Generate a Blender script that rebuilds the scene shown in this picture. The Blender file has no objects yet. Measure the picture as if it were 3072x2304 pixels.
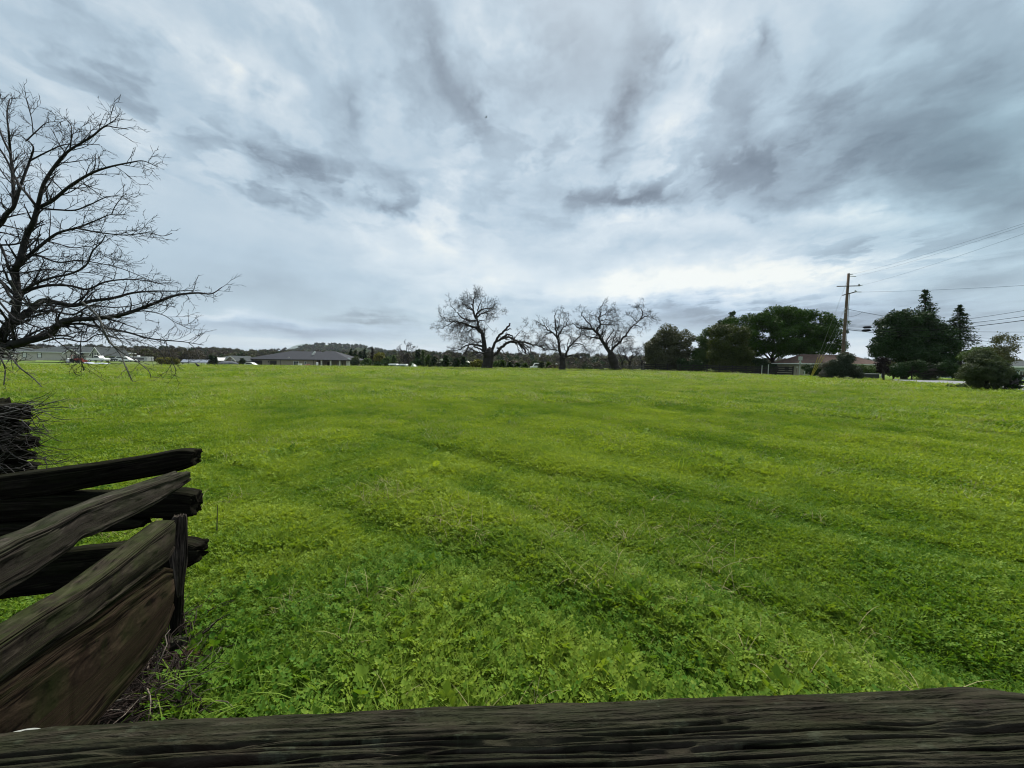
import bpy, math, random
import numpy as np
from mathutils import Vector, Matrix
random.seed(7)
RNG = np.random.default_rng(7)
PI = math.pi
sc = bpy.context.scene
COL = sc.collection

# ------------------------------------------------------------------ camera
FPX, PCX, PCY = 1154.0, 1536.0, 1152.0
CAMZ = 1.5
PITCH, ROLL = math.radians(3.32), math.radians(0.8)
R0 = np.array([1.0, 0, 0]); U0 = np.array([0, math.sin(PITCH), math.cos(PITCH)]); F0 = np.array([0, math.cos(PITCH), -math.sin(PITCH)])
CR = math.cos(ROLL) * R0 + math.sin(ROLL) * U0
CU = -math.sin(ROLL) * R0 + math.cos(ROLL) * U0
cam_d = bpy.data.cameras.new('camera'); cam = bpy.data.objects.new('camera', cam_d); COL.objects.link(cam)
m = Matrix.Identity(4)
for i in range(3):
    m[i][0] = CR[i]; m[i][1] = CU[i]; m[i][2] = -F0[i]
m[2][3] = CAMZ
cam.matrix_world = m
cam_d.sensor_width = 36.0; cam_d.lens = 36.0 * FPX / 3072.0
cam_d.clip_start = 0.02; cam_d.clip_end = 20000
sc.camera = cam

def ray(px, py):
    return (px - PCX) / FPX * CR + (PCY - py) / FPX * CU + F0
def P(px, py, Y):
    r = ray(px, py); r = r * (Y / r[1]); return np.array([r[0], r[1], r[2] + CAMZ])
def G(px, py, z=0.0):
    r = ray(px, py); r = r * ((z - CAMZ) / r[2]); return np.array([r[0], r[1], r[2] + CAMZ])
def X(px, Y, py=1095): return P(px, py, Y)[0]
def Z(py, Y, px=1536): return P(px, py, Y)[2]
def PL(px, py, A, B):
    """point where the pixel's ray meets the vertical plane standing on the plan line A-B"""
    r = ray(px, py)
    d = (B[0] - A[0], B[1] - A[1])
    den = r[0] * d[1] - r[1] * d[0]
    t = (A[0] * d[1] - A[1] * d[0]) / den
    return np.array([r[0] * t, r[1] * t, CAMZ + r[2] * t])

# ------------------------------------------------------------------ render look, sun
sc.view_settings.view_transform = 'Standard'; sc.view_settings.look = 'None'
sc.view_settings.exposure = 2.0; sc.view_settings.gamma = 1.0; sc.view_settings.use_curve_mapping = False
EXPO = 2 ** 2.0
sc.cycles.max_bounces = 5; sc.cycles.diffuse_bounces = 2; sc.cycles.glossy_bounces = 2; sc.cycles.transmission_bounces = 3; sc.cycles.transparent_max_bounces = 4
sc.cycles.use_denoising = True; sc.cycles.denoiser = 'OPENIMAGEDENOISE'; sc.cycles.denoising_input_passes = 'RGB_ALBEDO_NORMAL'; sc.cycles.denoising_prefilter = 'ACCURATE'; sc.cycles.filter_width = 1.1; sc.cycles.caustics_reflective = False; sc.cycles.caustics_refractive = False; sc.render.use_persistent_data = False
SUN_EL, SUN_AZ = math.radians(52), math.radians(12)      # azimuth from +Y towards +X
sd = bpy.data.lights.new('sun', 'SUN'); so = bpy.data.objects.new('sun', sd); COL.objects.link(so)
sd.energy = 1.5; sd.angle = math.radians(14); sd.color = (1.0, 0.97, 0.92)
sdir = Vector((math.sin(SUN_AZ) * math.cos(SUN_EL), math.cos(SUN_AZ) * math.cos(SUN_EL), math.sin(SUN_EL)))
so.rotation_euler = sdir.to_track_quat('Z', 'Y').to_euler()

def lin(c):
    return tuple(((v / 255.0) / 12.92 if v / 255.0 <= 0.04045 else ((v / 255.0 + 0.055) / 1.055) ** 2.4) for v in c)

class NT:
    """small node-tree writer"""
    def __init__(s, nt): s.nt = nt; nt.nodes.clear()
    def n(s, t, **k):
        n = s.nt.nodes.new(t)
        for a, v in k.items(): setattr(n, a, v)
        return n
    def put(s, sock, v):
        if hasattr(v, 'is_output') or isinstance(v, bpy.types.NodeSocket): s.nt.links.new(v, sock)
        else: sock.default_value = v
    def math(s, op, a, b=None, c=None, clamp=False):
        n = s.n('ShaderNodeMath', operation=op); n.use_clamp = clamp
        s.put(n.inputs[0], a)
        if b is not None: s.put(n.inputs[1], b)
        if c is not None: s.put(n.inputs[2], c)
        return n.outputs[0]
    def vmath(s, op, a, b=None, scale=None):
        n = s.n('ShaderNodeVectorMath', operation=op); s.put(n.inputs[0], a)
        if b is not None: s.put(n.inputs[1], b)
        if scale is not None: s.put(n.inputs['Scale'], scale)
        return n.outputs[0]
    def comb(s, x, y, z):
        n = s.n('ShaderNodeCombineXYZ'); s.put(n.inputs[0], x); s.put(n.inputs[1], y); s.put(n.inputs[2], z); return n.outputs[0]
    dim = '3D'
    def noise(s, vec, scale, detail=4, rough=0.55, dist=0.0, col=False):
        n = s.n('ShaderNodeTexNoise', noise_dimensions=s.dim); s.put(n.inputs['Vector'], vec) if vec is not None else None
        n.inputs['Scale'].default_value = scale; n.inputs['Detail'].default_value = detail
        n.inputs['Roughness'].default_value = rough; n.inputs['Distortion'].default_value = dist
        return n.outputs['Color'] if col else n.outputs[0]
    def mapping(s, vec, loc=(0, 0, 0), rot=(0, 0, 0), scale=(1, 1, 1), vt='POINT'):
        n = s.n('ShaderNodeMapping', vector_type=vt); s.put(n.inputs[0], vec)
        n.inputs['Location'].default_value = loc; n.inputs['Rotation'].default_value = rot; n.inputs['Scale'].default_value = scale
        return n.outputs[0]
    def ramp(s, f, stops, interp='LINEAR'):
        n = s.n('ShaderNodeValToRGB'); r = n.color_ramp; r.interpolation = interp
        while len(r.elements) > 1: r.elements.remove(r.elements[-1])
        r.elements[0].position = stops[0][0]; r.elements[0].color = (*stops[0][1], 1)
        for p, c in stops[1:]:
            e = r.elements.new(p); e.color = (*c, 1)
        s.put(n.inputs[0], f); return n.outputs[0]
    def mix(s, f, a, b, blend='MIX'):
        n = s.n('ShaderNodeMix', data_type='RGBA', blend_type=blend)
        s.put(n.inputs[0], f)
        s.put(n.inputs[6], (*a, 1) if isinstance(a, tuple) and len(a) == 3 else a)
        s.put(n.inputs[7], (*b, 1) if isinstance(b, tuple) and len(b) == 3 else b)
        return n.outputs[2]
    def maprange(s, v, a, b, c=0.0, d=1.0, smooth=False):
        n = s.n('ShaderNodeMapRange'); n.interpolation_type = 'SMOOTHSTEP' if smooth else 'LINEAR'
        s.put(n.inputs[0], v)
        for i, q in enumerate((a, b, c, d)): n.inputs[1 + i].default_value = q
        return n.outputs[0]

# ------------------------------------------------------------------ sky (world)
def stereo(px, py):
    r = ray(px, py); r = r / np.linalg.norm(r)
    return np.array([r[0] / (1 + r[1]), r[2] / (1 + r[1])])
def sky_blob(px, py, a, b, rot):
    """ellipse seen in the photo (photo width 2212) as an ellipse of the sky's direction coordinates"""
    k = 3072 / 2212.0
    px, py, a, b = px * k, py * k, a * k, b * k
    c = stereo(px, py); t = math.radians(rot)
    e1 = (stereo(px + 10 * math.cos(t), py + 10 * math.sin(t)) - c) / 10 * a
    e2 = (stereo(px - 10 * math.sin(t), py + 10 * math.cos(t)) - c) / 10 * b
    M = np.array([[e1[0], e2[0]], [e1[1], e2[1]]])
    U, S, _ = np.linalg.svd(M)
    return c, S, math.atan2(U[1, 0], U[0, 0])
# (x, y, rx, ry, rotation clockwise, weight) - cloud masses, photo coordinates at 2212 wide
BLOBS = [
    (1980, 290, 540, 290, -12, -0.50), (1640, 330, 290, 150, -5, -0.28), (2190, 400, 260, 150, -20, -0.20),
    (2100, 60, 300, 160, -20, -0.10),
    (1345, 428, 200, 52, -3, -0.52), (1370, 440, 130, 26, -3, -0.25), (1400, 385, 80, 50, -20, -0.16), (1200, 410, 90, 40, 0, -0.10),
    (1292, 232, 72, 78, 10, -0.34), (1335, 110, 100, 130, 10, -0.20), (1590, 115, 46, 110, 28, -0.26),
    (940, 120, 115, 180, -32, -0.32), (1050, 190, 110, 80, 20, -0.24), (750, 200, 80, 190, -33, -0.20), (560, 300, 300, 60, 42, -0.13),
    (280, 130, 330, 60, 42, -0.14), (120, 260, 260, 60, 35, -0.10), (640, 360, 190, 80, 28, -0.20), (800, 450, 150, 38, 14, -0.22), (610, 440, 130, 22, 22, -0.20),
    (860, 480, 60, 26, 30, -0.14), (1700, 500, 110, 22, -8, -0.12), (1640, 480, 36, 20, -20, -0.16), (1900, 560, 180, 30, -10, -0.10),
    (1120, 60, 60, 110, -15, 0.16), (1180, 330, 120, 150, 0, 0.10), (470, 160, 60, 220, -50, 0.12), (620, 90, 50, 160, -40, 0.12), (1450, 250, 80, 140, 10, 0.14), (1480, 60, 70, 80, 0, 0.16),
    (1560, 610, 620, 62, -2, 0.40), (1000, 570, 480, 110, 8, 0.20), (1850, 480, 420, 60, -6, 0.20), (1350, 500, 400, 50, 0, 0.16), (450, 380, 240, 60, 30, 0.06),
    (560, 620, 420, 90, 4, -0.13), (1640, 690, 620, 46, 2, -0.42), (2080, 600, 300, 70, -10, -0.26), (1080, 655, 90, 12, 0, -0.10), (2000, 690, 320, 60, 0, -0.12),
    (800, 690, 150, 12, 3, -0.26), (620, 715, 330, 17, 1, -0.24), (480, 690, 200, 14, 2, 0.18), (700, 745, 500, 14, 1, 0.16), (200, 690, 300, 60, 0, -0.10), (1950, 760, 500, 30, 0, 0.20), (1300, 735, 300, 20, 0, 0.16),
]
BAND = [(1680, 690, 700, 70, 2, 1.0), (640, 712, 420, 30, 1, 1.0)]          # bluer low cloud banks
TEAL = [(2150, 330, 640, 420, 0, 1.0)]
world = bpy.data.worlds.new('World'); sc.world = world; world.use_nodes = True
w = NT(world.node_tree); w.dim = '2D'
tc = w.n('ShaderNodeTexCoord').outputs['Generated']
d = w.vmath('NORMALIZE', tc)
sp = w.n('ShaderNodeSeparateXYZ'); w.put(sp.inputs[0], d)
dx, dy, dz = sp.outputs
den = w.math('MAXIMUM', w.math('ADD', dy, 1.0), 0.05)
st = w.comb(w.math('DIVIDE', dx, den), w.math('DIVIDE', dz, den), 0.0)
zz = w.math('ADD', w.math('MAXIMUM', dz, 0.0), 0.07)
pl = w.comb(w.math('DIVIDE', dx, zz), w.math('DIVIDE', dy, zz), 0.0)        # a flat cloud deck overhead
# warp of the direction coordinates so that cloud masses get torn edges
w1 = w.vmath('SUBTRACT', w.noise(pl, 1.1, 5, 0.62, col=True), (0.5, 0.5, 0.5))
w2 = w.vmath('SUBTRACT', w.noise(st, 8.0, 6, 0.62, col=True), (0.5, 0.5, 0.5))
elev = w.maprange(dz, 0.03, 0.45, 0.15, 1.0)
stw = w.vmath('ADD', st, w.vmath('MULTIPLY', w.vmath('ADD', w.vmath('SCALE', w1, scale=0.10), w.vmath('SCALE', w2, scale=0.15)), w.comb(elev, w.math('MULTIPLY', elev, 0.8), 0.0)))
def blob_sum(lst, vec):
    tot = None
    for (x, y, a, b, r, wt) in lst:
        c, S, ang = sky_blob(x, y, a * 1.35, b * 1.35, r)
        mp = w.mapping(vec, (c[0], c[1], 0), (0, 0, ang), (float(S[0]), float(S[1]), 1.0), 'TEXTURE')
        g = w.n('ShaderNodeTexGradient', gradient_type='QUADRATIC_SPHERE'); w.put(g.inputs[0], mp)
        g1 = w.math('MULTIPLY_ADD', g.outputs[1], wt * 1.25, tot if tot is not None else 0.0)
        tot = g1
    return tot
masses = blob_sum(BLOBS, stw)
band = w.math('MINIMUM', blob_sum(BAND, stw), 1.0)
teal = w.math('MINIMUM', blob_sum(TEAL, st), 1.0)
calm = w.math('MINIMUM', blob_sum([(420, 590, 520, 220, 8, 1.6), (1250, 580, 700, 60, 0, 0.6)], stw), 0.92)
plr = w.mapping(pl, (0, 0, 0), (0, 0, math.radians(-10)), (1.0, 0.65, 1.0))
plw = w.vmath('ADD', plr, w.vmath('SCALE', w1, scale=0.5))
streak = w.noise(plw, 1.7, 5, 0.55)
lump = w.noise(w.vmath('ADD', w.mapping(pl, scale=(1, 0.6, 1)), w.vmath('SCALE', w1, scale=0.9)), 2.3, 5, 0.52)
fine = w.noise(w.vmath('ADD', st, w.vmath('SCALE', w2, scale=0.12)), 14.0, 5, 0.58)
nz = w.math('ADD', w.math('MULTIPLY', w.math('SUBTRACT', streak, 0.5), 0.55), w.math('MULTIPLY', w.math('SUBTRACT', lump, 0.5), 0.45))
nz = w.math('MULTIPLY', nz, w.math('MULTIPLY', w.math('SUBTRACT', 1.0, calm), w.maprange(dz, 0.03, 0.35, 0.35, 1.0)))
clumpm = w.math('MINIMUM', blob_sum([(720, 410, 420, 110, 18, 1.5), (1300, 400, 380, 110, 0, 1.2), (1000, 250, 420, 170, 20, 0.8), (1650, 330, 420, 200, 0, 0.9), (1400, 120, 330, 170, 0, 0.8), (1900, 560, 420, 70, -10, 1.2), (1650, 670, 620, 46, 2, 1.2), (2000, 250, 400, 250, 0, 0.3), (350, 200, 480, 240, 20, 0.6)], stw), 1.0)
clumpn = w.noise(w.vmath('ADD', w.mapping(pl, scale=(0.8, 0.62, 1)), w.vmath('SCALE', w1, scale=0.35)), 4.2, 7, 0.60)
nz = w.math('ADD', nz, w.math('MULTIPLY', clumpm, w.math('MULTIPLY_ADD', w.maprange(clumpn, 0.44, 0.60, smooth=True), -0.24, 0.10)))
nz = w.math('ADD', nz, w.math('MULTIPLY', w.math('SUBTRACT', fine, 0.5), w.math('MULTIPLY_ADD', calm, -0.15, 0.20)))
L = w.math('ADD', w.math('ADD', masses, nz), w.maprange(dz, 0.0, 0.6, 0.62, 0.64))
L = w.math('MULTIPLY', w.math('ADD', L, 0.0, clamp=True), 1.0)
cl = w.ramp(L, [(0.0, lin((98, 110, 120))), (0.22, lin((124, 138, 149))), (0.42, lin((150, 167, 179))), (0.60, lin((176, 195, 207))), (0.80, lin((207, 219, 225))), (1.0, lin((241, 243, 236)))])
cl = w.mix(w.math('MULTIPLY', band, 0.55), cl, w.mix(1.0, cl, (0.88, 0.94, 1.14), 'MULTIPLY'))
cl = w.mix(w.math('MULTIPLY', teal, 0.75), cl, w.mix(1.0, cl, (0.86, 1.02, 0.99), 'MULTIPLY'))
SKYS = 0.1
cl = w.mix(1.0, cl, (1 / SKYS / EXPO,) * 3, 'MULTIPLY')
sky = w.n('ShaderNodeTexSky', sky_type='NISHITA'); sky.sun_disc = False; sky.sun_elevation = SUN_EL; sky.sun_rotation = SUN_AZ
fin = w.mix(0.96, sky.outputs[0], cl)
below = w.math('LESS_THAN', dz, -0.02)
fin = w.mix(below, fin, (0.3, 0.36, 0.2))
bg = w.n('ShaderNodeBackground'); w.put(bg.inputs[0], fin); bg.inputs[1].default_value = SKYS
w.nt.links.new(bg.outputs[0], w.n('ShaderNodeOutputWorld').inputs[0])
world.cycles.sampling_method = 'MANUAL'; world.cycles.sample_map_resolution = 512

# ------------------------------------------------------------------ materials
MATS = {}
def mat(name, col=(0.2, 0.2, 0.2), rough=0.85, var=0.25, scale=3.0, bump=0.0, bscale=20.0, spec=0.3, metal=0.0, stretch=None, col2=None, coord='Object'):
    if name in MATS: return MATS[name]
    mt = bpy.data.materials.new(name); mt.use_nodes = True; q = NT(mt.node_tree)
    t = q.n('ShaderNodeTexCoord').outputs[coord]
    if stretch: t = q.mapping(t, scale=stretch)
    nn = q.noise(t, scale, 6, 0.6)
    c2 = col2 or tuple(c * (1 - var) for c in col); c1 = col if col2 else tuple(c * (1 + var) for c in col)
    c = q.mix(q.maprange(nn, 0.3, 0.7), c2, c1)
    b = q.n('ShaderNodeBsdfPrincipled'); q.put(b.inputs['Base Color'], c)
    b.inputs['Roughness'].default_value = rough; b.inputs['Metallic'].default_value = metal
    b.inputs['Specular IOR Level'].default_value = spec
    if bump:
        bn = q.n('ShaderNodeBump'); bn.inputs['Strength'].default_value = bump; bn.inputs['Distance'].default_value = 0.02
        q.put(bn.inputs['Height'], q.noise(t, bscale, 6, 0.65)); q.put(b.inputs['Normal'], bn.outputs[0])
    q.nt.links.new(b.outputs[0], q.n('ShaderNodeOutputMaterial').inputs[0])
    MATS[name] = mt; return mt

def leaf_mat(name, c_dark, c_light, trans=0.3, nscale=0.4, gloss=0.05, rough=0.5, inst=False):
    if name in MATS: return MATS[name]
    mt = bpy.data.materials.new(name); mt.use_nodes = True; q = NT(mt.node_tree)
    geo = q.n('ShaderNodeNewGeometry')
    nn = q.noise(geo.outputs['Position'], nscale, 4, 0.6)
    f = q.math('ADD', q.math('MULTIPLY', q.maprange(nn, 0.3, 0.7), 0.5), q.math('MULTIPLY', geo.outputs['Random Per Island'], 0.5))
    if inst:
        at = q.n('ShaderNodeAttribute', attribute_type='INSTANCER', attribute_name='tint')
        f = q.math('ADD', q.math('MULTIPLY', geo.outputs['Random Per Island'], 0.35), q.math('MULTIPLY', at.outputs['Fac'], 0.65))
    c = q.mix(f, c_dark, c_light)
    df = q.n('ShaderNodeBsdfPrincipled'); q.put(df.inputs['Base Color'], c); df.inputs['Roughness'].default_value = rough
    df.inputs['Specular IOR Level'].default_value = gloss
    tr = q.n('ShaderNodeBsdfTranslucent'); q.put(tr.inputs[0], q.mix(1.0, c, (1.15, 1.1, 0.45), 'MULTIPLY'))
    ms = q.n('ShaderNodeMixShader'); ms.inputs[0].default_value = trans
    q.nt.links.new(df.outputs[0], ms.inputs[1]); q.nt.links.new(tr.outputs[0], ms.inputs[2])
    q.nt.links.new(ms.outputs[0], q.n('ShaderNodeOutputMaterial').inputs[0])
    MATS[name] = mt; return mt

def wood_mat(name, cd, cl_, moss=0.0, moss_col=(0.06, 0.075, 0.03), lichen=0.0, reddish=0.0, bump=0.6):
    if name in MATS: return MATS[name]
    mt = bpy.data.materials.new(name); mt.use_nodes = True; q = NT(mt.node_tree)
    uv = q.n('ShaderNodeTexCoord').outputs['UV']
    obj = q.n('ShaderNodeTexCoord').outputs['Object']
    g1 = q.noise(q.mapping(uv, scale=(6, 90, 1)), 1.0, 7, 0.65, 0.5)
    g2 = q.noise(q.mapping(uv, scale=(2.0, 9, 1)), 1.0, 5, 0.6, 0.5)
    g3 = q.noise(q.mapping(uv, scale=(40, 420, 1)), 1.0, 4, 0.6)
    g4 = q.noise(q.mapping(uv, scale=(9, 210, 1)), 1.0, 5, 0.6, 0.4)
    c = q.mix(q.maprange(g1, 0.3, 0.7), cd, cl_)
    c = q.mix(q.math('MULTIPLY', q.maprange(g2, 0.45, 0.7), 0.5), c, tuple(v * 1.5 for v in cl_))
    c = q.mix(q.math('MULTIPLY', q.maprange(g4, 0.52, 0.66), 0.75), c, tuple(v * 2.1 for v in cl_))
    c = q.mix(q.math('MULTIPLY', q.maprange(g4, 0.47, 0.38), 0.9), c, tuple(v * 0.45 for v in cd))
    if reddish: c = q.mix(q.math('MULTIPLY', q.maprange(q.noise(q.mapping(uv, scale=(3, 14, 1)), 1.3, 5, 0.6), 0.55, 0.7), reddish), c, (0.020, 0.009, 0.006))
    nz_ = q.n('ShaderNodeSeparateXYZ'); q.put(nz_.inputs[0], q.n('ShaderNodeNewGeometry').outputs['Normal'])
    if moss:
        mk = q.math('MULTIPLY', q.maprange(q.noise(q.mapping(uv, scale=(5, 22, 1)), 1.0, 7, 0.68, 0.6), 0.47, 0.62), moss)
        c = q.mix(mk, c, moss_col)
        mk2 = q.math('MULTIPLY', q.maprange(nz_.outputs[2], 0.35, 0.85), q.maprange(q.noise(obj, 14, 6, 0.65), 0.35, 0.55))
        c = q.mix(q.math('MULTIPLY', mk2, moss), c, tuple(v * 1.2 for v in moss_col))
    if lichen:
        lk = q.math('MULTIPLY', q.maprange(q.noise(q.mapping(uv, scale=(26, 60, 1)), 1.0, 8, 0.72, 0.15), 0.56, 0.66), lichen)
        c = q.mix(lk, c, (0.080, 0.095, 0.062))
    b = q.n('ShaderNodeBsdfPrincipled'); q.put(b.inputs['Base Color'], c); b.inputs['Roughness'].default_value = 0.95
    b.inputs['Specular IOR Level'].default_value = 0.03
    bn = q.n('ShaderNodeBump'); bn.inputs['Strength'].default_value = bump; bn.inputs['Distance'].default_value = 0.006
    q.put(bn.inputs['Height'], q.math('ADD', g1, q.math('ADD', q.math('MULTIPLY', g4, 0.8), q.math('MULTIPLY', g3, 0.5)))); q.put(b.inputs['Normal'], bn.outputs[0])
    q.nt.links.new(b.outputs[0], q.n('ShaderNodeOutputMaterial').inputs[0])
    MATS[name] = mt; return mt

# ------------------------------------------------------------------ numpy noise
def _h(i, j, k, s):
    n = (i * 374761393 + j * 668265263 + k * 2147483647 * 3 + s * 974634777) & 0xffffffff
    n = ((n ^ (n >> 13)) * 1274126177) & 0xffffffff
    return ((n ^ (n >> 16)) & 0xffff) / 65535.0
def vnoise(x, y, z=None, s=0):
    x = np.asarray(x, float); y = np.asarray(y, float)
    z = np.zeros_like(x) if z is None else np.asarray(z, float)
    xi, yi, zi = np.floor(x).astype(np.int64), np.floor(y).astype(np.int64), np.floor(z).astype(np.int64)
    fx, fy, fz = x - xi, y - yi, z - zi
    fx, fy, fz = fx * fx * (3 - 2 * fx), fy * fy * (3 - 2 * fy), fz * fz * (3 - 2 * fz)
    r = 0
    for a in (0, 1):
        for b in (0, 1):
            for c in (0, 1):
                r = r + (fx if a else 1 - fx) * (fy if b else 1 - fy) * (fz if c else 1 - fz) * _h(xi + a, yi + b, zi + c, s)
    return r
def fbm(x, y, z=None, s=0, o=4, g=0.5):
    t, a, n = 0, 1, 0
    f = 1.0
    for k in range(o):
        t = t + a * vnoise(np.asarray(x) * f, np.asarray(y) * f, None if z is None else np.asarray(z) * f, s + k * 17); n += a; a *= g; f *= 2.03
    return t / n
def sm(v, a, b):
    t = np.clip((np.asarray(v, float) - a) / (b - a), 0, 1); return t * t * (3 - 2 * t)

# ------------------------------------------------------------------ objects
def mesh_np(name, V, F, mt=None, smooth=False, uv=None):
    V = np.asarray(V, np.float32); F = np.asarray(F, np.int32); k = F.shape[1]
    me = bpy.data.meshes.new(name); me.vertices.add(len(V)); me.vertices.foreach_set('co', V.ravel())
    me.loops.add(F.size); me.loops.foreach_set('vertex_index', F.ravel()); me.polygons.add(len(F))
    me.polygons.foreach_set('loop_start', np.arange(0, F.size, k, dtype=np.int32)); me.polygons.foreach_set('loop_total', np.full(len(F), k, np.int32))
    if smooth: me.polygons.foreach_set('use_smooth', np.ones(len(F), bool))
    if uv is not None:
        l = me.uv_layers.new(name='UVMap'); l.data.foreach_set('uv', np.asarray(uv, np.float32)[F.ravel()].ravel())
    me.update(); me.validate()
    if mt: me.materials.append(mt)
    return me
def link(name, me, parent=None, loc=None):
    o = bpy.data.objects.new(name, me); COL.objects.link(o)
    if loc is not None: o.location = loc
    if parent is not None:
        o.parent = parent; o.matrix_parent_inverse = parent.matrix_basis.inverted()
    return o
def tag(o, label=None, cat=None, group=None, kind=None):
    for k, v in (('label', label), ('category', cat), ('group', group), ('kind', kind)):
        if v: o[k] = v
    return o
def thing(name, label, cat, loc=(0, 0, 0), rz=0.0, group=None):
    o = bpy.data.objects.new(name, None); COL.objects.link(o); o.location = loc; o.rotation_euler = (0, 0, rz); o.matrix_basis
    o.empty_display_size = 0.2
    return tag(o, label, cat, group)
def copy_tree(o, parent=None):
    c = o.copy(); COL.objects.link(c); c.parent = parent
    for ch in [x for x in bpy.data.objects if x.parent == o and x != c]: copy_tree(ch, c)
    return c
class MB:
    def __init__(s): s.v = []; s.f = []
    def add(s, vs, fs):
        b = len(s.v); s.v += [tuple(map(float, v)) for v in vs]; s.f += [tuple(b + i for i in f) for f in fs]; return s
    def box(s, c, size, rz=0.0, top=None):
        x, y, z = size[0] / 2, size[1] / 2, size[2] / 2; tx, ty = (top or (1, 1))
        pts = [(-x, -y, -z), (x, -y, -z), (x, y, -z), (-x, y, -z), (-x * tx, -y * ty, z), (x * tx, -y * ty, z), (x * tx, y * ty, z), (-x * tx, y * ty, z)]
        cs, sn = math.cos(rz), math.sin(rz)
        return s.add([(c[0] + p[0] * cs - p[1] * sn, c[1] + p[0] * sn + p[1] * cs, c[2] + p[2]) for p in pts],
                     [(0, 3, 2, 1), (4, 5, 6, 7), (0, 1, 5, 4), (1, 2, 6, 5), (2, 3, 7, 6), (3, 0, 4, 7)])
    def tube(s, pts, rad, n=6, cap=True):
        pts = [Vector(p) for p in pts]; m_ = len(pts)
        if not hasattr(rad, '__len__'): rad = [rad] * m_
        vs, fs = [], []; prev = None
        for i, p in enumerate(pts):
            dd = (pts[min(i + 1, m_ - 1)] - pts[max(i - 1, 0)]).normalized()
            a = dd.orthogonal().normalized() if prev is None else (prev - dd * prev.dot(dd)).normalized()
            prev = a; b = dd.cross(a)
            for k in range(n):
                t = 2 * PI * k / n; vs.append(p + (a * math.cos(t) + b * math.sin(t)) * rad[i])
        for i in range(m_ - 1):
            for k in range(n):
                fs.append((i * n + k, i * n + (k + 1) % n, (i + 1) * n + (k + 1) % n, (i + 1) * n + k))
        if cap: fs.append(tuple(range(n - 1, -1, -1))); fs.append(tuple((m_ - 1) * n + k for k in range(n)))
        return s.add(vs, fs)
    def build(s, name, mt, parent=None, smooth=False, bevel=0):
        me = bpy.data.meshes.new(name); me.from_pydata(s.v, [], s.f); me.update()
        if smooth: me.polygons.foreach_set('use_smooth', [True] * len(me.polygons))
        me.materials.append(mt); o = link(name, me, parent)
        if bevel:
            b = o.modifiers.new('bevel', 'BEVEL'); b.width = bevel; b.segments = 2; b.limit_method = 'ANGLE'
        return o

# ------------------------------------------------------------------ terrain
_TRK = [[G(*p)[:2] for p in q_] for q_ in ([(430, 1330), (620, 1392), (900, 1498), (1300, 1640), (1700, 1830), (1990, 2010)], [(1350, 1440), (1800, 1640), (2300, 1850), (2700, 1975), (3200, 2095)], [(1050, 1290), (1600, 1420), (2300, 1560), (3300, 1740)])]
def trackd(x, y):
    d = np.full(np.shape(x), 99.0)
    for t in _TRK:
        for a, b in zip(t[:-1], t[1:]):
            ab = b - a; u = np.clip(((x - a[0]) * ab[0] + (y - a[1]) * ab[1]) / (ab @ ab), 0, 1)
            d = np.minimum(d, np.hypot(x - a[0] - u * ab[0], y - a[1] - u * ab[1]))
    return d
def height(x, y):
    x = np.asarray(x, float); y = np.asarray(y, float)
    r = np.hypot(x, y)
    fade = sm(r, 0.6, 2.5)
    # mown swaths running diagonally + soft swells
    u = x * 0.80 + y * 0.60 + 0.5 * fbm(x * 0.25, y * 0.25, s=3)
    h = 0.030 * np.sin(u * 2 * PI / 2.1 + 2.2 * fbm(x * 0.35, y * 0.35, s=5)) * sm(r, 1.5, 4) * (1 - sm(r, 25, 55))
    h += (0.09 * (fbm(x * 0.45, y * 0.45, s=9) - 0.5) * fade + 0.05 * (fbm(x * 1.6, y * 1.6, s=11) - 0.5) * fade) * (1 - 0.85 * sm(x, 24, 31))
    h += 0.22 * (fbm(x * 0.035, y * 0.05, s=21) - 0.5) * sm(r, 8, 40) * (1 - sm(x, 12, 24))
    h -= 0.035 * (1 - sm(trackd(x, y), 0.08, 0.35))
    # beyond the meadow the land falls a little
    h -= 1.30 * sm(y, 74, 112) * (1 - 0.35 * sm(-x, 75, 110))
    h -= 0.9 * sm(y, 108, 160) * sm(x, -45, -25) * (1 - sm(x, 35, 60))
    h -= 0.25 * sm(x - 0.25 * y, 14, 30) * sm(y, 46, 64)
    # verge towards the road on the right is level
    return h
az = np.radians(np.linspace(-180, 180, 361)[:-1])
rr = np.concatenate([np.linspace(0.0, 0.6, 4)[1:], np.geomspace(0.7, 90, 230), np.geomspace(94, 9000, 46)])
RR, AZ = np.meshgrid(rr, az, indexing='ij')
gx, gy = RR * np.sin(AZ), RR * np.cos(AZ)
gz = height(gx, gy) - 0.03
V = np.stack([gx, gy, gz], -1).reshape(-1, 3); V = np.vstack([V, [[0, 0, float(height(0, 0)) - 0.03]]])
na = len(az); I, J = np.meshgrid(np.arange(len(rr) - 1), np.arange(na), indexing='ij')
F = np.stack([I * na + J, I * na + (J + 1) % na, (I + 1) * na + (J + 1) % na, (I + 1) * na + J], -1).reshape(-1, 4)[:, ::-1]
F0_ = np.array([[len(V) - 1, j, (j + 1) % na, (j + 1) % na] for j in range(na)])
F = np.vstack([F])
gm = bpy.data.materials.new('meadow_soil'); gm.use_nodes = True; q = NT(gm.node_tree)
pos = q.n('ShaderNodeNewGeometry').outputs['Position']
dist = q.n('ShaderNodeVectorMath', operation='LENGTH'); q.put(dist.inputs[0], pos)
n1 = q.noise(q.mapping(pos, scale=(0.20, 0.20, 0.2)), 1.0, 6, 0.65)
n2 = q.noise(pos, 2.2, 6, 0.7); n3 = q.noise(pos, 0.045, 4, 0.6)
grass = q.mix(q.maprange(n1, 0.35, 0.65), (0.10, 0.17, 0.016), (0.19, 0.26, 0.035))
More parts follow.
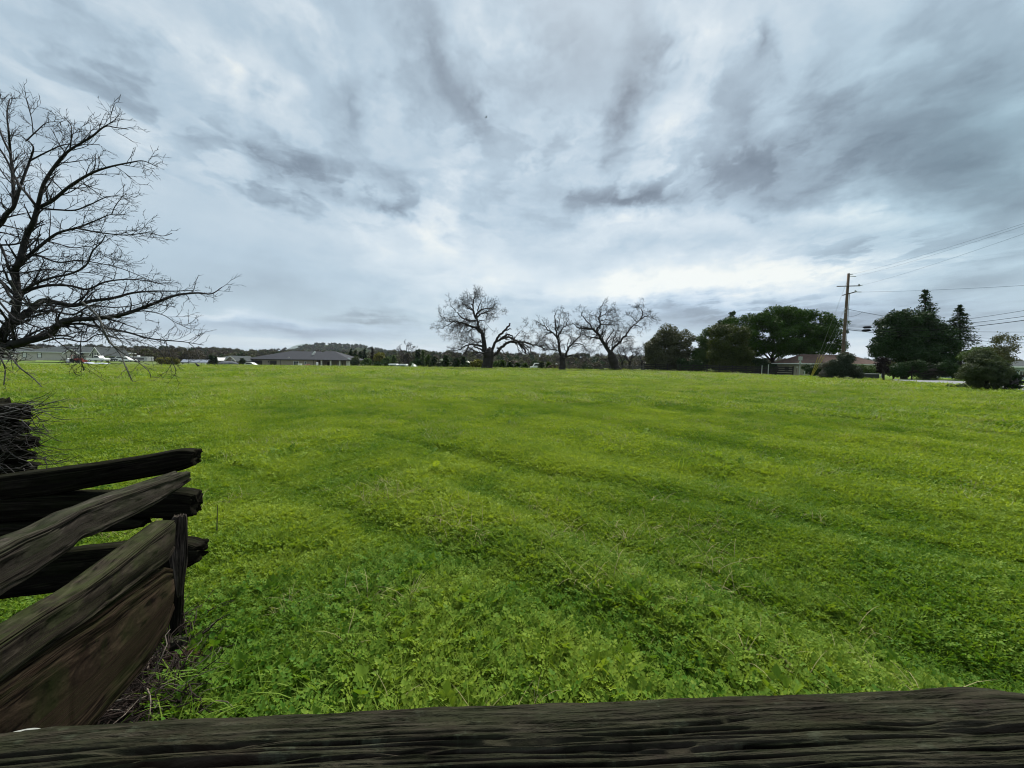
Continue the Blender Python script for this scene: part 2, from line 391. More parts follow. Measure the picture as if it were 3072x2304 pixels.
grass = q.mix(q.maprange(n2, 0.3, 0.7, 0, 0.7), grass, (0.085, 0.165, 0.014))
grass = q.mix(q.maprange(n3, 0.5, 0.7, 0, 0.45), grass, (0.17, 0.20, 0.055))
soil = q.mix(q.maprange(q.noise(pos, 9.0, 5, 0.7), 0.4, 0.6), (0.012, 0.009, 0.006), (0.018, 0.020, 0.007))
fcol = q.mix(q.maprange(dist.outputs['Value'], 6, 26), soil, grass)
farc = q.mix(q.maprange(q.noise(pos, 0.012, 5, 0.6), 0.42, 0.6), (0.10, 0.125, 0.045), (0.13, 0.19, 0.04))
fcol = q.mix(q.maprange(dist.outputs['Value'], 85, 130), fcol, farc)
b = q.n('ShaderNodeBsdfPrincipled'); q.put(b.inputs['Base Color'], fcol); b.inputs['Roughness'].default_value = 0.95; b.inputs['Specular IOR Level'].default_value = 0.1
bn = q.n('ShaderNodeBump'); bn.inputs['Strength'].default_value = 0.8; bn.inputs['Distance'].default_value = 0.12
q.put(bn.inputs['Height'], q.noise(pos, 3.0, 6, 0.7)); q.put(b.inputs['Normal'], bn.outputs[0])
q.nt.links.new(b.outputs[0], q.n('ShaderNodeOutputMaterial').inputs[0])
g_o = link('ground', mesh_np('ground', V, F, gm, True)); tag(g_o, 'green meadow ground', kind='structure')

# ------------------------------------------------------------------ leaf-level meadow
def leaflets(C, D, N, L_, W_, fold=0.25):
    """diamond leaflets: centre base C, direction D, normal N, length L_, width W_ -> V,F(tris)"""
    S = np.cross(D, N); S /= np.linalg.norm(S, axis=1)[:, None] + 1e-9
    n = len(C); L_ = L_.reshape(-1, 1); W_ = W_.reshape(-1, 1)
    v = np.stack([C, C + D * L_ * 0.5 + S * W_ * 0.5 + N * W_ * fold, C + D * L_, C + D * L_ * 0.5 - S * W_ * 0.5 + N * W_ * fold], 1).reshape(-1, 3)
    i = np.arange(n)[:, None] * 4
    return v, np.vstack([i + [0, 1, 2], i + [0, 2, 3]])
def unit(a): return a / (np.linalg.norm(a, axis=-1, keepdims=True) + 1e-9)
def sprig(rng, fronds=7, flen=0.10, pairs=6, lw=0.016, up=0.55):
    Vs, Fs, b = [], [], 0
    for k in range(fronds):
        a = 2 * PI * (k + rng.random() * 0.8) / fronds; el = up + rng.normal() * 0.22
        L_ = flen * (0.7 + 0.6 * rng.random())
        t = np.linspace(0.22, 1.0, pairs); hd = np.array([math.cos(a), math.sin(a), 0])
        el_t = el - t * (0.5 + 0.4 * rng.random())
        dl = np.stack([np.cos(el_t) * hd[0], np.cos(el_t) * hd[1], np.sin(el_t)], 1)
        pts = np.cumsum(dl * (L_ / pairs), 0) + hd * 0.01
        side = np.array([-hd[1], hd[0], 0.0])
        nrm = unit(np.cross(dl, side) * np.array([1, 1, 1.0])); nrm[nrm[:, 2] < 0] *= -1
        for sgn in (-1, 1):
            dd = unit(side * sgn + dl * 0.35 + nrm * 0.15 + rng.normal(size=(pairs, 3)) * 0.12)
            sz = lw * (0.75 + 0.5 * np.sin(t * PI * 0.9)) * (0.85 + 0.3 * rng.random(pairs))
            v, f = leaflets(pts, dd, nrm, sz * 1.35, sz, 0.12); Vs.append(v); Fs.append(f + b); b += len(v)
        v, f = leaflets(pts[-1:], dl[-1:], nrm[-1:], np.array([lw * 1.6]), np.array([lw * 1.1])); Vs.append(v); Fs.append(f + b); b += len(v)
        s0 = np.array([0, 0, 0.0]); v = np.array([s0 - side * 0.0008, s0 + side * 0.0008, pts[-1]]); Vs.append(v); Fs.append(np.array([[0, 1, 2]]) + b); b += 3
    return np.vstack(Vs), np.vstack(Fs)
def tuft(rng, blades=16, h=0.14, w=0.004, spread=0.05, bend=0.7):
    Vs, Fs, b = [], [], 0
    for k in range(blades):
        a = rng.random() * 2 * PI; hd = np.array([math.cos(a), math.sin(a), 0]); side = np.array([-hd[1], hd[0], 0])
        base = np.array([rng.normal() * spread * 0.4, rng.normal() * spread * 0.4, 0]); L_ = h * (0.55 + 0.7 * rng.random())
        el0 = PI / 2 - 0.15 - 0.35 * rng.random(); bd = bend * (0.4 + rng.random())
        p = base.copy(); pr = [p.copy()]
        for s in range(4):
            el = el0 - bd * (s + 1) / 4; p = p + (hd * math.cos(el) + np.array([0, 0, math.sin(el)])) * L_ / 4; pr.append(p.copy())
        ww = [w, w * 0.95, w * 0.75, w * 0.5]
        vs = []
        for s in range(4): vs += [pr[s] - side * ww[s] / 2, pr[s] + side * ww[s] / 2]
        vs.append(pr[4]); Vs.append(np.array(vs))
        fs = []
        for s in range(3): fs += [(2 * s, 2 * s + 1, 2 * s + 3), (2 * s, 2 * s + 3, 2 * s + 2)]
        fs.append((6, 7, 8)); Fs.append(np.array(fs) + b); b += 9
    return np.vstack(Vs), np.vstack(Fs)
def mound(rng, n=70, r=0.10, h=0.05, lw=0.022):
    a = rng.random(n) * 2 * PI; q_ = np.sqrt(rng.random(n)) * r
    C = np.stack([np.cos(a) * q_, np.sin(a) * q_, h * (1 - (q_ / r) ** 2 * 0.7) * (0.45 + 0.55 * rng.random(n))], 1)
    D = unit(np.stack([np.cos(a) * 0.6, np.sin(a) * 0.6, np.zeros(n) + 0.25], 1) + rng.normal(size=(n, 3)) * 0.55)
    N = unit(np.stack([np.zeros(n), np.zeros(n), np.ones(n)], 1) + rng.normal(size=(n, 3)) * 0.5); N = unit(N - D * (N * D).sum(1)[:, None])
    sz = lw * (0.6 + 0.8 * rng.random(n)); return leaflets(C, D, N, sz * 1.4, sz, 0.15)
M_leaf = leaf_mat('weed_leaf', (0.058, 0.150, 0.015), (0.290, 0.372, 0.044), 0.38, inst=True, gloss=0.08, rough=0.6)
M_blade = leaf_mat('grass_blade', (0.085, 0.185, 0.016), (0.290, 0.365, 0.055), 0.40, inst=True, gloss=0.10, rough=0.6)
M_pale = leaf_mat('pale_seed_grass', (0.16, 0.20, 0.06), (0.32, 0.33, 0.16), 0.35, inst=True, gloss=0.08, rough=0.7)
M_dry = mat('dry_straw', (0.30, 0.25, 0.12), 0.8, 0.3, 8)
M_flower = mat('flower_petal', (0.72, 0.70, 0.45), 0.7, 0.2, 30)
proto = bpy.data.collections.new('meadow_prototypes')      # not linked to the scene: only a source of shapes
def proto_add(name, VF, mt):
    o = bpy.data.objects.new(name, mesh_np(name, VF[0], VF[1], mt)); proto.objects.link(o)
r_ = np.random.default_rng(11)
PN = []
def pa(tag_, VF, mt): proto_add('%02d_%s' % (len(PN), tag_), VF, mt); PN.append(tag_)
for k in range(4): pa('sprig', sprig(r_, 7, 0.085, 7, 0.0115, 0.8), M_leaf)          # 0-3
for k in range(3): pa('small_sprig', sprig(r_, 9, 0.055, 6, 0.0085, 0.85), M_leaf)    # 4-6
for k in range(3): pa('tuft', tuft(r_, 16, 0.12, 0.0042), M_blade)                  # 7-9
for k in range(3): pa('mound', mound(r_, 110, 0.11, 0.055, 0.014), M_leaf)           # 10-12
for k in range(2): pa('turf', tuft(r_, 40, 0.085, 0.007, 0.16, 0.9), M_blade)       # 13-14
pa('long_tuft', tuft(r_, 22, 0.30, 0.008, 0.08, 1.5), M_blade)                      # 15
pa('dry_stems', tuft(r_, 7, 0.20, 0.003, 0.05, 1.4), M_dry)                         # 16
pa('flower', mound(r_, 5, 0.008, 0.012, 0.010), M_flower)                           # 17
pa('sprig_large', sprig(r_, 6, 0.12, 7, 0.015, 0.75), M_leaf)                       # 18
pa('broad_leaves', sprig(r_, 5, 0.07, 1, 0.03, 1.2), M_leaf)                        # 19
pa('pale_turf', tuft(r_, 36, 0.10, 0.006, 0.16, 0.9), M_pale)                       # 20

PTS, ROT, SCL, IDX, TNT = [], [], [], [], []
def scatter(n, r0, r1, kinds, smin, smax, zoff=0.0, half=62, tint_b=0.0, power=1.0, keep=None, flat=1.0):
    a = np.radians((RNG.random(n) * 2 - 1) * half); r = np.sqrt(r0 ** 2 + (r1 ** 2 - r0 ** 2) * RNG.random(n) ** power)
    x, y = r * np.sin(a), r * np.cos(a)
    k = np.ones(n, bool) if keep is None else keep(x, y)
    x, y = x[k], y[k]; n = len(x)
    z = height(x, y) + zoff
    lush = fbm(x * 0.55, y * 0.55, s=31); swale = fbm(x * 0.16, y * 0.30, s=41); small = fbm(x * 2.3, y * 2.3, s=51)
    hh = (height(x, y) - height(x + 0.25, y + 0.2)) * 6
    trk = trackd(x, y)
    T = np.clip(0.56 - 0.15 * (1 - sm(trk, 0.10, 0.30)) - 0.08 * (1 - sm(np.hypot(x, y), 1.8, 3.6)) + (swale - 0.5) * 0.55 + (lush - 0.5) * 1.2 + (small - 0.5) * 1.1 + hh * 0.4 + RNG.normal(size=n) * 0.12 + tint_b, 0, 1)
    if len(kinds) and isinstance(kinds[0], tuple):
        ks = np.array([q_[0] for q_ in kinds]); pr = np.array([q_[1] for q_ in kinds], float); pr /= pr.sum()
        id_ = RNG.choice(ks, n, p=pr)
    else: id_ = RNG.choice(np.array(kinds), n)
    s = smin + (smax - smin) * RNG.random(n); s = s * (0.8 + 0.5 * lush) * (1 - 0.20 * (1 - sm(trk, 0.08, 0.28)))
    PTS.append(np.stack([x, y, z], 1)); ROT.append(np.stack([RNG.normal(size=n) * 0.13, RNG.normal(size=n) * 0.13, RNG.random(n) * 2 * PI], 1))
    SCL.append(np.stack([s, s, s * flat], 1)); IDX.append(id_); TNT.append(T)
_re = np.array([G(3600, 1262)[:2], G(3300, 1210)[:2], G(3072, 1178)[:2], G(2885, 1158.5)[:2], G(2760, 1150.0)[:2], G(2655, 1142.5)[:2], G(2600, 1139.0)[:2]])
_lit = np.array([G(560, 2290)[:2], G(455, 2160)[:2], G(520, 2040)[:2], G(565, 1950)[:2], G(560, 1870)[:2]])
def off_road(x, y):
    # nothing grows on the tarmac at the right, nor beyond it
    return (x < np.interp(y, _re[:, 1], _re[:, 0]) - 0.15) & ~((y < 1.86) & (x < np.interp(y, _lit[:, 1], _lit[:, 0])))
mixN = [(i, 4) for i in range(4)] + [(i, 6) for i in range(4, 7)] + [(i, 2.2) for i in (7, 8, 9)] + [(i, 2) for i in (10, 11, 12)] + [(18, 0.5)]
scatter(24000, 0.9, 3.2, mixN, 0.6, 1.15, 0.0, 66, keep=off_road)
scatter(44000, 3.2, 6.5, [(4, 5), (5, 5), (6, 5), (0, 1.5), (1, 1.5), (10, 3), (11, 3), (12, 3), (7, 1.5), (8, 1.5)], 0.65, 1.2, 0, 62, keep=off_road)
scatter(46000, 6.5, 14, [(10, 4), (11, 4), (12, 4), (4, 2), (5, 2), (6, 2), (13, 1), (14, 1), (20, .35)], 0.9, 1.7, -0.01, 60, keep=off_road)
scatter(60000, 14, 34, [(10, 3), (11, 3), (12, 3), (13, 2), (14, 2), (20, 1.0)], 1.5, 3.4, -0.02, 60, power=0.85, keep=off_road, flat=0.75)
scatter(46000, 34, 90, [(10, 3), (11, 3), (12, 3), (13, 2), (14, 2), (20, 2.4)], 3.0, 6.5, -0.03, 58, power=0.85, keep=lambda x, y: off_road(x, y) & (y < 84), flat=0.55)
# greener, larger leaved patches near the fence
def near_l(x, y): return (fbm(x * 1.1, y * 1.1, s=71) > 0.47) & off_road(x, y)
scatter(2600, 1.0, 2.9, [(18, 5), (19, 0.25), (0, 2), (1, 2)], 0.7, 1.1, 0.02, 58, -0.30, keep=near_l)
scatter(700, 0.9, 2.6, [(15, 1)], 0.3, 0.65, 0.0, 60, -0.30, keep=lambda x, y: (x < 0.0) & (fbm(x * 1.3, y * 1.3, s=77) > 0.5) & off_road(x, y))
scatter(300, 1.0, 2.6, [(15, 1)], 0.5, 1.0, 0.0, 60, -0.12, keep=lambda x, y: (x < -0.50) & (x > -1.42) & (y < 1.75) & (y > 1.2))
scatter(2600, 62, 86, [(15, 3), (20, 2), (16, 1)], 1.4, 3.2, -0.05, 60, keep=lambda x, y: off_road(x, y) & (y > 60) & (y < 84))
scatter(5200, 5, 40, [(18, 3), (7, 1), (12, 1)], 1.0, 2.2, 0.0, 58, -0.30, keep=lambda x, y: (fbm(x * 0.32, y * 0.55, s=93) + 0.25 * (fbm(x * 2, y * 2, s=94) - .5) > 0.60) & off_road(x, y))
scatter(420, 1.2, 5.0, [(16, 1)], 0.5, 1.2, 0.03, 50, keep=lambda x, y: fbm(x * 0.9, y * 0.9, s=73) > 0.52)
scatter(260, 3.5, 18, [(17, 1)], 0.4, 0.8, 0.06, 58, keep=off_road)
PTS = np.vstack(PTS); ROT = np.vstack(ROT); SCL = np.vstack(SCL); IDX = np.concatenate(IDX); TNT = np.concatenate(TNT)
me = bpy.data.meshes.new('meadow_grass'); me.vertices.add(len(PTS)); me.vertices.foreach_set('co', PTS.astype(np.float32).ravel())
def attr(n, t, data, key):
    a = me.attributes.new(n, t, 'POINT'); a.data.foreach_set(key, data)
attr('rot', 'FLOAT_VECTOR', ROT.astype(np.float32).ravel(), 'vector'); attr('scl', 'FLOAT_VECTOR', SCL.astype(np.float32).ravel(), 'vector')
attr('idx', 'INT', IDX.astype(np.int32), 'value'); attr('tint', 'FLOAT', TNT.astype(np.float32), 'value')
me.update(); mg = link('meadow_grass', me); tag(mg, 'short green weeds and grass covering the whole field', 'grass', kind='stuff')
ng = bpy.data.node_groups.new('meadow_scatter', 'GeometryNodeTree')
ng.interface.new_socket('Geometry', in_out='INPUT', socket_type='NodeSocketGeometry'); ng.interface.new_socket('Geometry', in_out='OUTPUT', socket_type='NodeSocketGeometry')
gi, go = ng.nodes.new('NodeGroupInput'), ng.nodes.new('NodeGroupOutput')
ci = ng.nodes.new('GeometryNodeCollectionInfo'); ci.inputs['Collection'].default_value = proto; ci.inputs['Separate Children'].default_value = True; ci.inputs['Reset Children'].default_value = True
ip = ng.nodes.new('GeometryNodeInstanceOnPoints'); ip.inputs['Pick Instance'].default_value = True
def na_(n, t):
    x = ng.nodes.new('GeometryNodeInputNamedAttribute'); x.data_type = t; x.inputs['Name'].default_value = n; return x.outputs['Attribute']
e2r = ng.nodes.new('FunctionNodeEulerToRotation')
ng.links.new(na_('rot', 'FLOAT_VECTOR'), e2r.inputs[0])
for a, b_ in ((gi.outputs[0], ip.inputs['Points']), (ci.outputs[0], ip.inputs['Instance']), (na_('idx', 'INT'), ip.inputs['Instance Index']), (e2r.outputs[0], ip.inputs['Rotation']), (na_('scl', 'FLOAT_VECTOR'), ip.inputs['Scale']), (ip.outputs[0], go.inputs[0])):
    ng.links.new(a, b_)
md = mg.modifiers.new('scatter', 'NODES'); md.node_group = ng

# ------------------------------------------------------------------ split rails
def catmull(A, n):
    A = np.asarray(A, float); m_ = len(A); t = np.linspace(0, m_ - 1, n); i = np.clip(t.astype(int), 0, m_ - 2); f = (t - i)[:, None]
    p0, p1, p2, p3 = A[np.clip(i - 1, 0, m_ - 1)], A[i], A[i + 1], A[np.clip(i + 2, 0, m_ - 1)]
    return 0.5 * ((2 * p1) + (-p0 + p2) * f + (2 * p0 - 5 * p1 + 4 * p2 - p3) * f ** 2 + (-p0 + 3 * p1 - 3 * p2 + p3) * f ** 3)
def rail_mesh(name, C, U, W, hh, ht, mt, ns=150, m_=64, seed=0, amp=0.004, rough=0.010, ragged=0.03, pw=0.42, groove=330.0, shelf=0.0, lift=None, dense=False):
    """C centre line (k,3); U up unit (k,3); W side unit; hh half heights; ht half thickness -> weathered split rail"""
    k = len(C)
    D = catmull(np.hstack([C, U, W, np.array(hh).reshape(-1, 1), np.array(ht).reshape(-1, 1)]), ns)
    C, U, W, hh, ht = D[:, :3], unit(D[:, 3:6]), unit(D[:, 6:9]), D[:, 9:10], D[:, 10:11]
    sl = np.concatenate([[0], np.cumsum(np.linalg.norm(np.diff(C, axis=0), axis=1))])
    T = unit(np.gradient(C, axis=0))
    th = np.linspace(0, 2 * PI, m_ + 1)[:-1]
    if dense: th = th + 0.72 * np.cos(th - 0.0)
    cu, cw = np.sign(np.sin(th)) * np.abs(np.sin(th)) ** pw, np.sign(np.cos(th)) * np.abs(np.cos(th)) ** pw
    nu, nw = np.sin(th), np.cos(th)
    per = 2 * PI * float((hh.mean() + ht.mean()) / 2)
    S, TH = np.meshgrid(sl, th, indexing='ij'); q1, q2 = np.cos(TH), np.sin(TH)
    g = fbm(S * 5 + seed, q1 * groove * per / 6.3, q2 * groove * per / 6.3, s=seed, o=3, g=0.6)
    g2 = fbm(S * 2.2 + seed, q1 * 1.6, q2 * 1.6, s=seed + 5, o=4)
    warp = fbm(S * 1.6, q1 * 2, q2 * 2, s=seed + 9, o=3)
    gf = groove * per / 12
    gr = np.abs(2 * vnoise(S * 1.3, (q1 + 0.07 * warp) * gf, (q2 + 0.07 * warp) * gf, seed + 13) - 1)
    gr2 = np.abs(2 * vnoise(S * 2.6 + 7, (q1 + 0.05 * warp) * gf * 1.9, (q2 + 0.05 * warp) * gf * 1.9, seed + 14) - 1)
    brk = fbm(S * 9, q1 * 9, q2 * 9, s=seed + 15, o=3)
    dsp = amp * (g - 0.5) * 1.2 + rough * 2 * (g2 - 0.5) - amp * 1.7 * (1 - sm(gr, 0.0, 0.22)) * sm(brk, 0.32, 0.5) - amp * 0.8 * (1 - sm(gr2, 0.0, 0.25)) + amp * 0.5 * (brk - 0.5) + amp * 0.30 * (fbm(S * 22, q1 * gf * 4.2, q2 * gf * 4.2, s=seed + 16, o=2) - 0.5)
    if shelf:
        lay = fbm(S * 3.0, q1 * 5.0 + warp * 1.5, q2 * 5.0 + warp * 1.5, s=seed + 21, o=4, g=0.6)
        st_ = lay * 7; dsp += shelf * (np.floor(st_) + sm(st_ - np.floor(st_), 0.35, 0.65) - 3.5) * 0.33
    if lift is not None: dsp += lift(S, TH)
    pos_ = C[:, None, :] + U[:, None, :] * (hh[:, None, :] * cu[None, :, None]) + W[:, None, :] * (ht[:, None, :] * cw[None, :, None])
    nr = unit(U[:, None, :] * (nu[None, :, None] * ht[:, None, :]) + W[:, None, :] * (nw[None, :, None] * hh[:, None, :]))
    pos_ = pos_ + nr * dsp[..., None]
    # ragged ends: the last rings are pulled along the grain by a per-fibre amount
    for e, sg in ((0, -1), (ns - 1, 1)):
        jag = (fbm(q1[e] * 6, q2[e] * 6, s=seed + 40 + e, o=3) - 0.5) * 2 * ragged
        for kk in range(5):
            r = e if kk == 0 else (e + kk if e == 0 else e - kk)
            pos_[r] += T[r] * (sg * jag * (1 - kk / 5))[:, None]
            if kk < 2: pos_[r] += (C[r] - pos_[r]) * (0.10 if kk == 0 else 0.03)
    V = pos_.reshape(-1, 3)
    I, J = np.meshgrid(np.arange(ns - 1), np.arange(m_), indexing='ij')
    F = np.stack([I * m_ + J, I * m_ + (J + 1) % m_, (I + 1) * m_ + (J + 1) % m_, (I + 1) * m_ + J], -1).reshape(-1, 4)
    uv = np.stack([S, TH / (2 * PI) * per], -1).reshape(-1, 2)
    # end caps: concentric rings with fibre relief
    capV, capF, capUV = [], [], []; b = len(V)
    for e, sg in ((0, -1), (ns - 1, 1)):
        prev = np.arange(m_) + e * m_; rim = pos_[e]; cen = rim.mean(0)
        for q_ in (0.75, 0.5, 0.25, 0.06):
            ring = cen + (rim - cen) * q_
            ring = ring + T[e] * (sg * ragged * 0.9 * (vnoise(q1[e] * q_ * 5, q2[e] * q_ * 5, s=seed + 60) - 0.6))[:, None]
            ids = b + np.arange(m_); capV.append(ring); capUV.append(np.stack([np.full(m_, q_ * 0.05), th / 6.283 * per], 1)); b += m_
            for j in range(m_):
                f = [prev[j], prev[(j + 1) % m_], ids[(j + 1) % m_], ids[j]]; capF.append(f if sg > 0 else f[::-1])
            prev = ids
        jj = prev; f0 = [[jj[0], jj[i], jj[i + 1], jj[i + 1]] for i in range(1, m_ - 1)]
    V = np.vstack([V] + capV); uv = np.vstack([uv] + capUV); F = np.vstack([F[:, ::-1], np.array(capF)[:, ::-1]])
    return mesh_np(name, V, F, mt, True, uv)
def rail_px(name, st, A, B, thick, mt, parent, off=(0, 0), **kw):
    """stations (px, top py, bottom py) of a rail seen standing in the vertical plane over plan line A-B"""
    T_ = np.array([PL(s[0], s[1], A, B) for s in st]); Bt = np.array([PL(s[0] + (s[3] if len(s) > 3 else 0), s[2], A, B) for s in st])
    C = (T_ + Bt) / 2; C[:, 0] += off[0]; C[:, 1] += off[1]
    U = unit(T_ - Bt); D = unit(np.gradient(C, axis=0)); W = unit(np.cross(D, U)); hh = np.linalg.norm(T_ - Bt, axis=1) / 2
    o = link(name, rail_mesh(name, C, U, W, hh, np.full(len(C), thick / 2), mt, **kw), parent)
    return o
W_dark = wood_mat('wood_dark_rail', (0.0018, 0.0014, 0.0012), (0.0095, 0.0078, 0.0062), 0.15, (0.030, 0.036, 0.014))
W_grey = wood_mat('wood_grey_rail', (0.009, 0.0075, 0.006), (0.040, 0.034, 0.028), 0.35, (0.032, 0.040, 0.018))
W_moss = wood_mat('wood_mossy_rail', (0.006, 0.005, 0.004), (0.032, 0.026, 0.0195), 0.42, (0.040, 0.050, 0.018))
W_brown = wood_mat('wood_brown_rail', (0.006, 0.0042, 0.003), (0.030, 0.0205, 0.0135), 0.4, (0.017, 0.025, 0.006), reddish=0.4)
W_log = wood_mat('wood_foreground_rail', (0.0045, 0.0036, 0.0029), (0.030, 0.0245, 0.0190), 0.42, (0.029, 0.033, 0.017), lichen=0.3, reddish=0.5, bump=0.9)
W_post = wood_mat('wood_post', (0.012, 0.009, 0.008), (0.070, 0.054, 0.048), 0.1)
fence = thing('split_rail_fence', 'weathered dark split rail fence zigzagging past the camera, rails crossing at a broken post', 'fence', (-1.5, 1.7, 0))
A1, A2 = (-1.50, 1.96), (-2.50, 1.62)
rail_px('rail', [(-900, 1560, 1700), (-300, 1474, 1570), (0, 1426, 1505), (150, 1406, 1484), (304, 1386, 1453), (456, 1362, 1427), (545, 1347, 1409), (590, 1350, 1392)], A1, A2, 0.10, W_dark, fence, seed=3, ragged=0.022, rough=0.006, amp=0.005)
rail_px('rail', [(-900, 1590, 1730), (-300, 1500, 1590), (0, 1486, 1560), (150, 1478, 1552), (300, 1476, 1545), (440, 1472, 1545), (540, 1468, 1546), (592, 1476, 1541)], A1, A2, 0.11, W_dark, fence, seed=13, ragged=0.022, rough=0.007, amp=0.005)
rail_px('rail', [(-900, 1736, 1860), (-300, 1598, 1680), (0, 1564, 1608), (150, 1556, 1597), (300, 1550, 1584), (400, 1549, 1577), (452, 1550, 1568)], A1, A2, 0.09, W_dark, fence, seed=17, ragged=0.02, rough=0.006, amp=0.004, off=(0.01, -0.03))
rail_px('rail', [(-900, 1850, 2050), (-300, 1710, 1850), (0, 1682, 1790), (172, 1650, 1768), (354, 1630, 1745), (480, 1621, 1722), (560, 1617, 1700), (602, 1628, 1676)], A1, A2, 0.11, W_dark, fence, seed=23, ragged=0.04, rough=0.008, amp=0.005)
B1_, B2_ = (-1.53, 1.80), (-1.28, 0.97)
rail_px('rail', [(-420, 1800, 2060), (-200, 1715, 1905), (-60, 1655, 1800), (30, 1611, 1748), (101, 1583, 1700), (167, 1549, 1655), (203, 1529, 1622), (253, 1511, 1606), (329, 1482, 1570), (430, 1449, 1520), (506, 1424, 1475), (545, 1412, 1446)], B1_, B2_, 0.075, W_grey, fence, seed=33, ragged=0.02, rough=0.006, amp=0.006, pw=.34)
bx = (0.03, 0.02)
rail_px('rail', [(-420, 2130, 2330), (-200, 1990, 2130), (0, 1867, 1990), (152, 1781, 1893), (253, 1712, 1822), (365, 1630, 1744), (430, 1584, 1700), (454, 1566, 1664)], B1_, B2_, 0.085, W_moss, fence, off=bx, seed=43, ragged=0.010, rough=0.004, amp=0.005, pw=.28)
rail_px('rail', [(-520, 2340, 2950), (-250, 2130, 2650), (0, 1975, 2400), (120, 1900, 2290), (238, 1835, 2158), (284, 1800, 2110), (365, 1750, 2016), (405, 1728, 1955), (436, 1712, 1905), (456, 1716, 1850)], B1_, B2_, 0.065, W_brown, fence, off=(0.035, 0.02), seed=53, ragged=0.012, rough=0.004, amp=0.0045, pw=.3)
# broken split post
def post_piece(name, pts, mt, seed, thick):
    C = np.array([P((a + b) / 2, y, Y) for (a, b, y, Y) in pts]); L_ = np.array([P(a, y, Y) for (a, b, y, Y) in pts]); R_ = np.array([P(b, y, Y) for (a, b, y, Y) in pts])
    U = unit(R_ - L_); D = unit(np.gradient(C, axis=0)); W = unit(np.cross(D, U)); hh = np.linalg.norm(R_ - L_, axis=1) / 2
    return link(name, rail_mesh(name, C, U, W, hh, np.full(len(C), thick / 2), mt, ns=90, m_=48, seed=seed, amp=0.004, rough=0.005, ragged=0.02, pw=0.8, groove=190), fence)
post_piece('post', [(497, 556, 1530, 1.90), (499, 556, 1600, 1.90), (499, 552, 1700, 1.90), (512, 545, 1780, 1.90), (519, 541, 1830, 1.90), (519, 541, 1880, 1.90), (505, 556, 1925, 1.90), (498, 560, 2050, 1.90)], W_dark, 63, 0.07)
post_piece('post_splinter', [(520, 559, 1548, 1.70), (503, 562, 1603, 1.70), (510, 562, 1665, 1.70), (520, 556, 1720, 1.70), (530, 549, 1755, 1.70), (538, 544, 1785, 1.70)], W_post, 73, 0.028)
post_piece('post_foot', [(518, 557, 1915, 1.82), (518, 558, 1940, 1.82), (516, 558, 1990, 1.82), (516, 560, 2040, 1.82)], W_grey, 83, 0.05)
# the foreground rail under the camera
edge = [(-700, 2330, .30), (-300, 2250, .335), (0, 2196, .352), (260, 2166, .357), (560, 2146, .362), (900, 2128, .366), (1389, 2108, .369), (1800, 2097, .371), (2222, 2080, .374), (2560, 2076, .376), (2760, 2066, .378), (2920, 2056, .379), (3010, 2068, .379), (3080, 2118, .378), (3190, 2200, .376)]
RAD = 0.105
edge = [(a, b + 24, c) for a, b, c in edge]
Tg = np.array([P(a, b, c) for a, b, c in edge]); Cc = []
for (a, b, c), t in zip(edge, Tg):
    v = unit(ray(a, b)); nn_ = unit(np.cross(v, np.array([1, 0, 0.0]))); nn_ = nn_ if nn_[2] < 0 else -nn_
    Cc.append(t + nn_ * RAD)
Cc = np.array(Cc); Dd = unit(np.gradient(Cc, axis=0)); Wv = unit(np.cross(Dd, np.array([0, 0, 1.0]))); Uv = unit(np.cross(Wv, Dd))
radv = np.full(len(Cc), RAD); radv[-1] *= 0.86
lg = rail_mesh('rail', Cc, Uv, Wv, radv, radv, W_log, ns=1000, m_=460, seed=91, amp=0.0066, rough=0.0035, ragged=0.014, pw=0.92, groove=290, shelf=0.0, dense=True)
lgo = link('rail', lg, fence); lgo['label'] = 'thick deeply furrowed mossy rail lying across the bottom of the picture'

# stack of rail ends with dead twigs behind, at the left edge
TW = mat('dead_twig', (0.13, 0.12, 0.11), 0.9, 0.4, 20)
TWd = mat('dark_twig', (0.030, 0.026, 0.023), 0.9, 0.4, 20)
stack = thing('rail_stack', 'ragged dark fence corner of stacked rail ends tangled in dry twigs at left edge', 'fence', (-3.9, 3.0, 0))
for i, (px, y0, y1, sd_) in enumerate([(74, 1212, 1262, 1), (64, 1264, 1306, 2), (98, 1308, 1350, 3), (88, 1352, 1384, 4), (92, 1386, 1424, 5)]):
    rail_px('rail', [(-900, y0 + 30, y1 + 60), (-400, y0 + 6, y1 + 16), (-60, y0 - 2, y1 + 4), (px * 0.6, y0, y1), (px, y0 + 5, y1 - 4)], (-3.7, 3.0), (-5.2, 2.6), 0.14, W_dark, stack, seed=100 + i * 7, ragged=0.05, rough=0.014, amp=0.006, ns=80, m_=40)
link('post', rail_mesh('post', np.array([[-4.02, 2.98, z] for z in (-0.1, 0.4, 0.8, 1.15)]), np.array([[1, 0, 0.0]] * 4), np.array([[0, 1, 0.0]] * 4), [0.07] * 4, [0.06] * 4, W_dark, ns=30, m_=24, seed=140), stack)

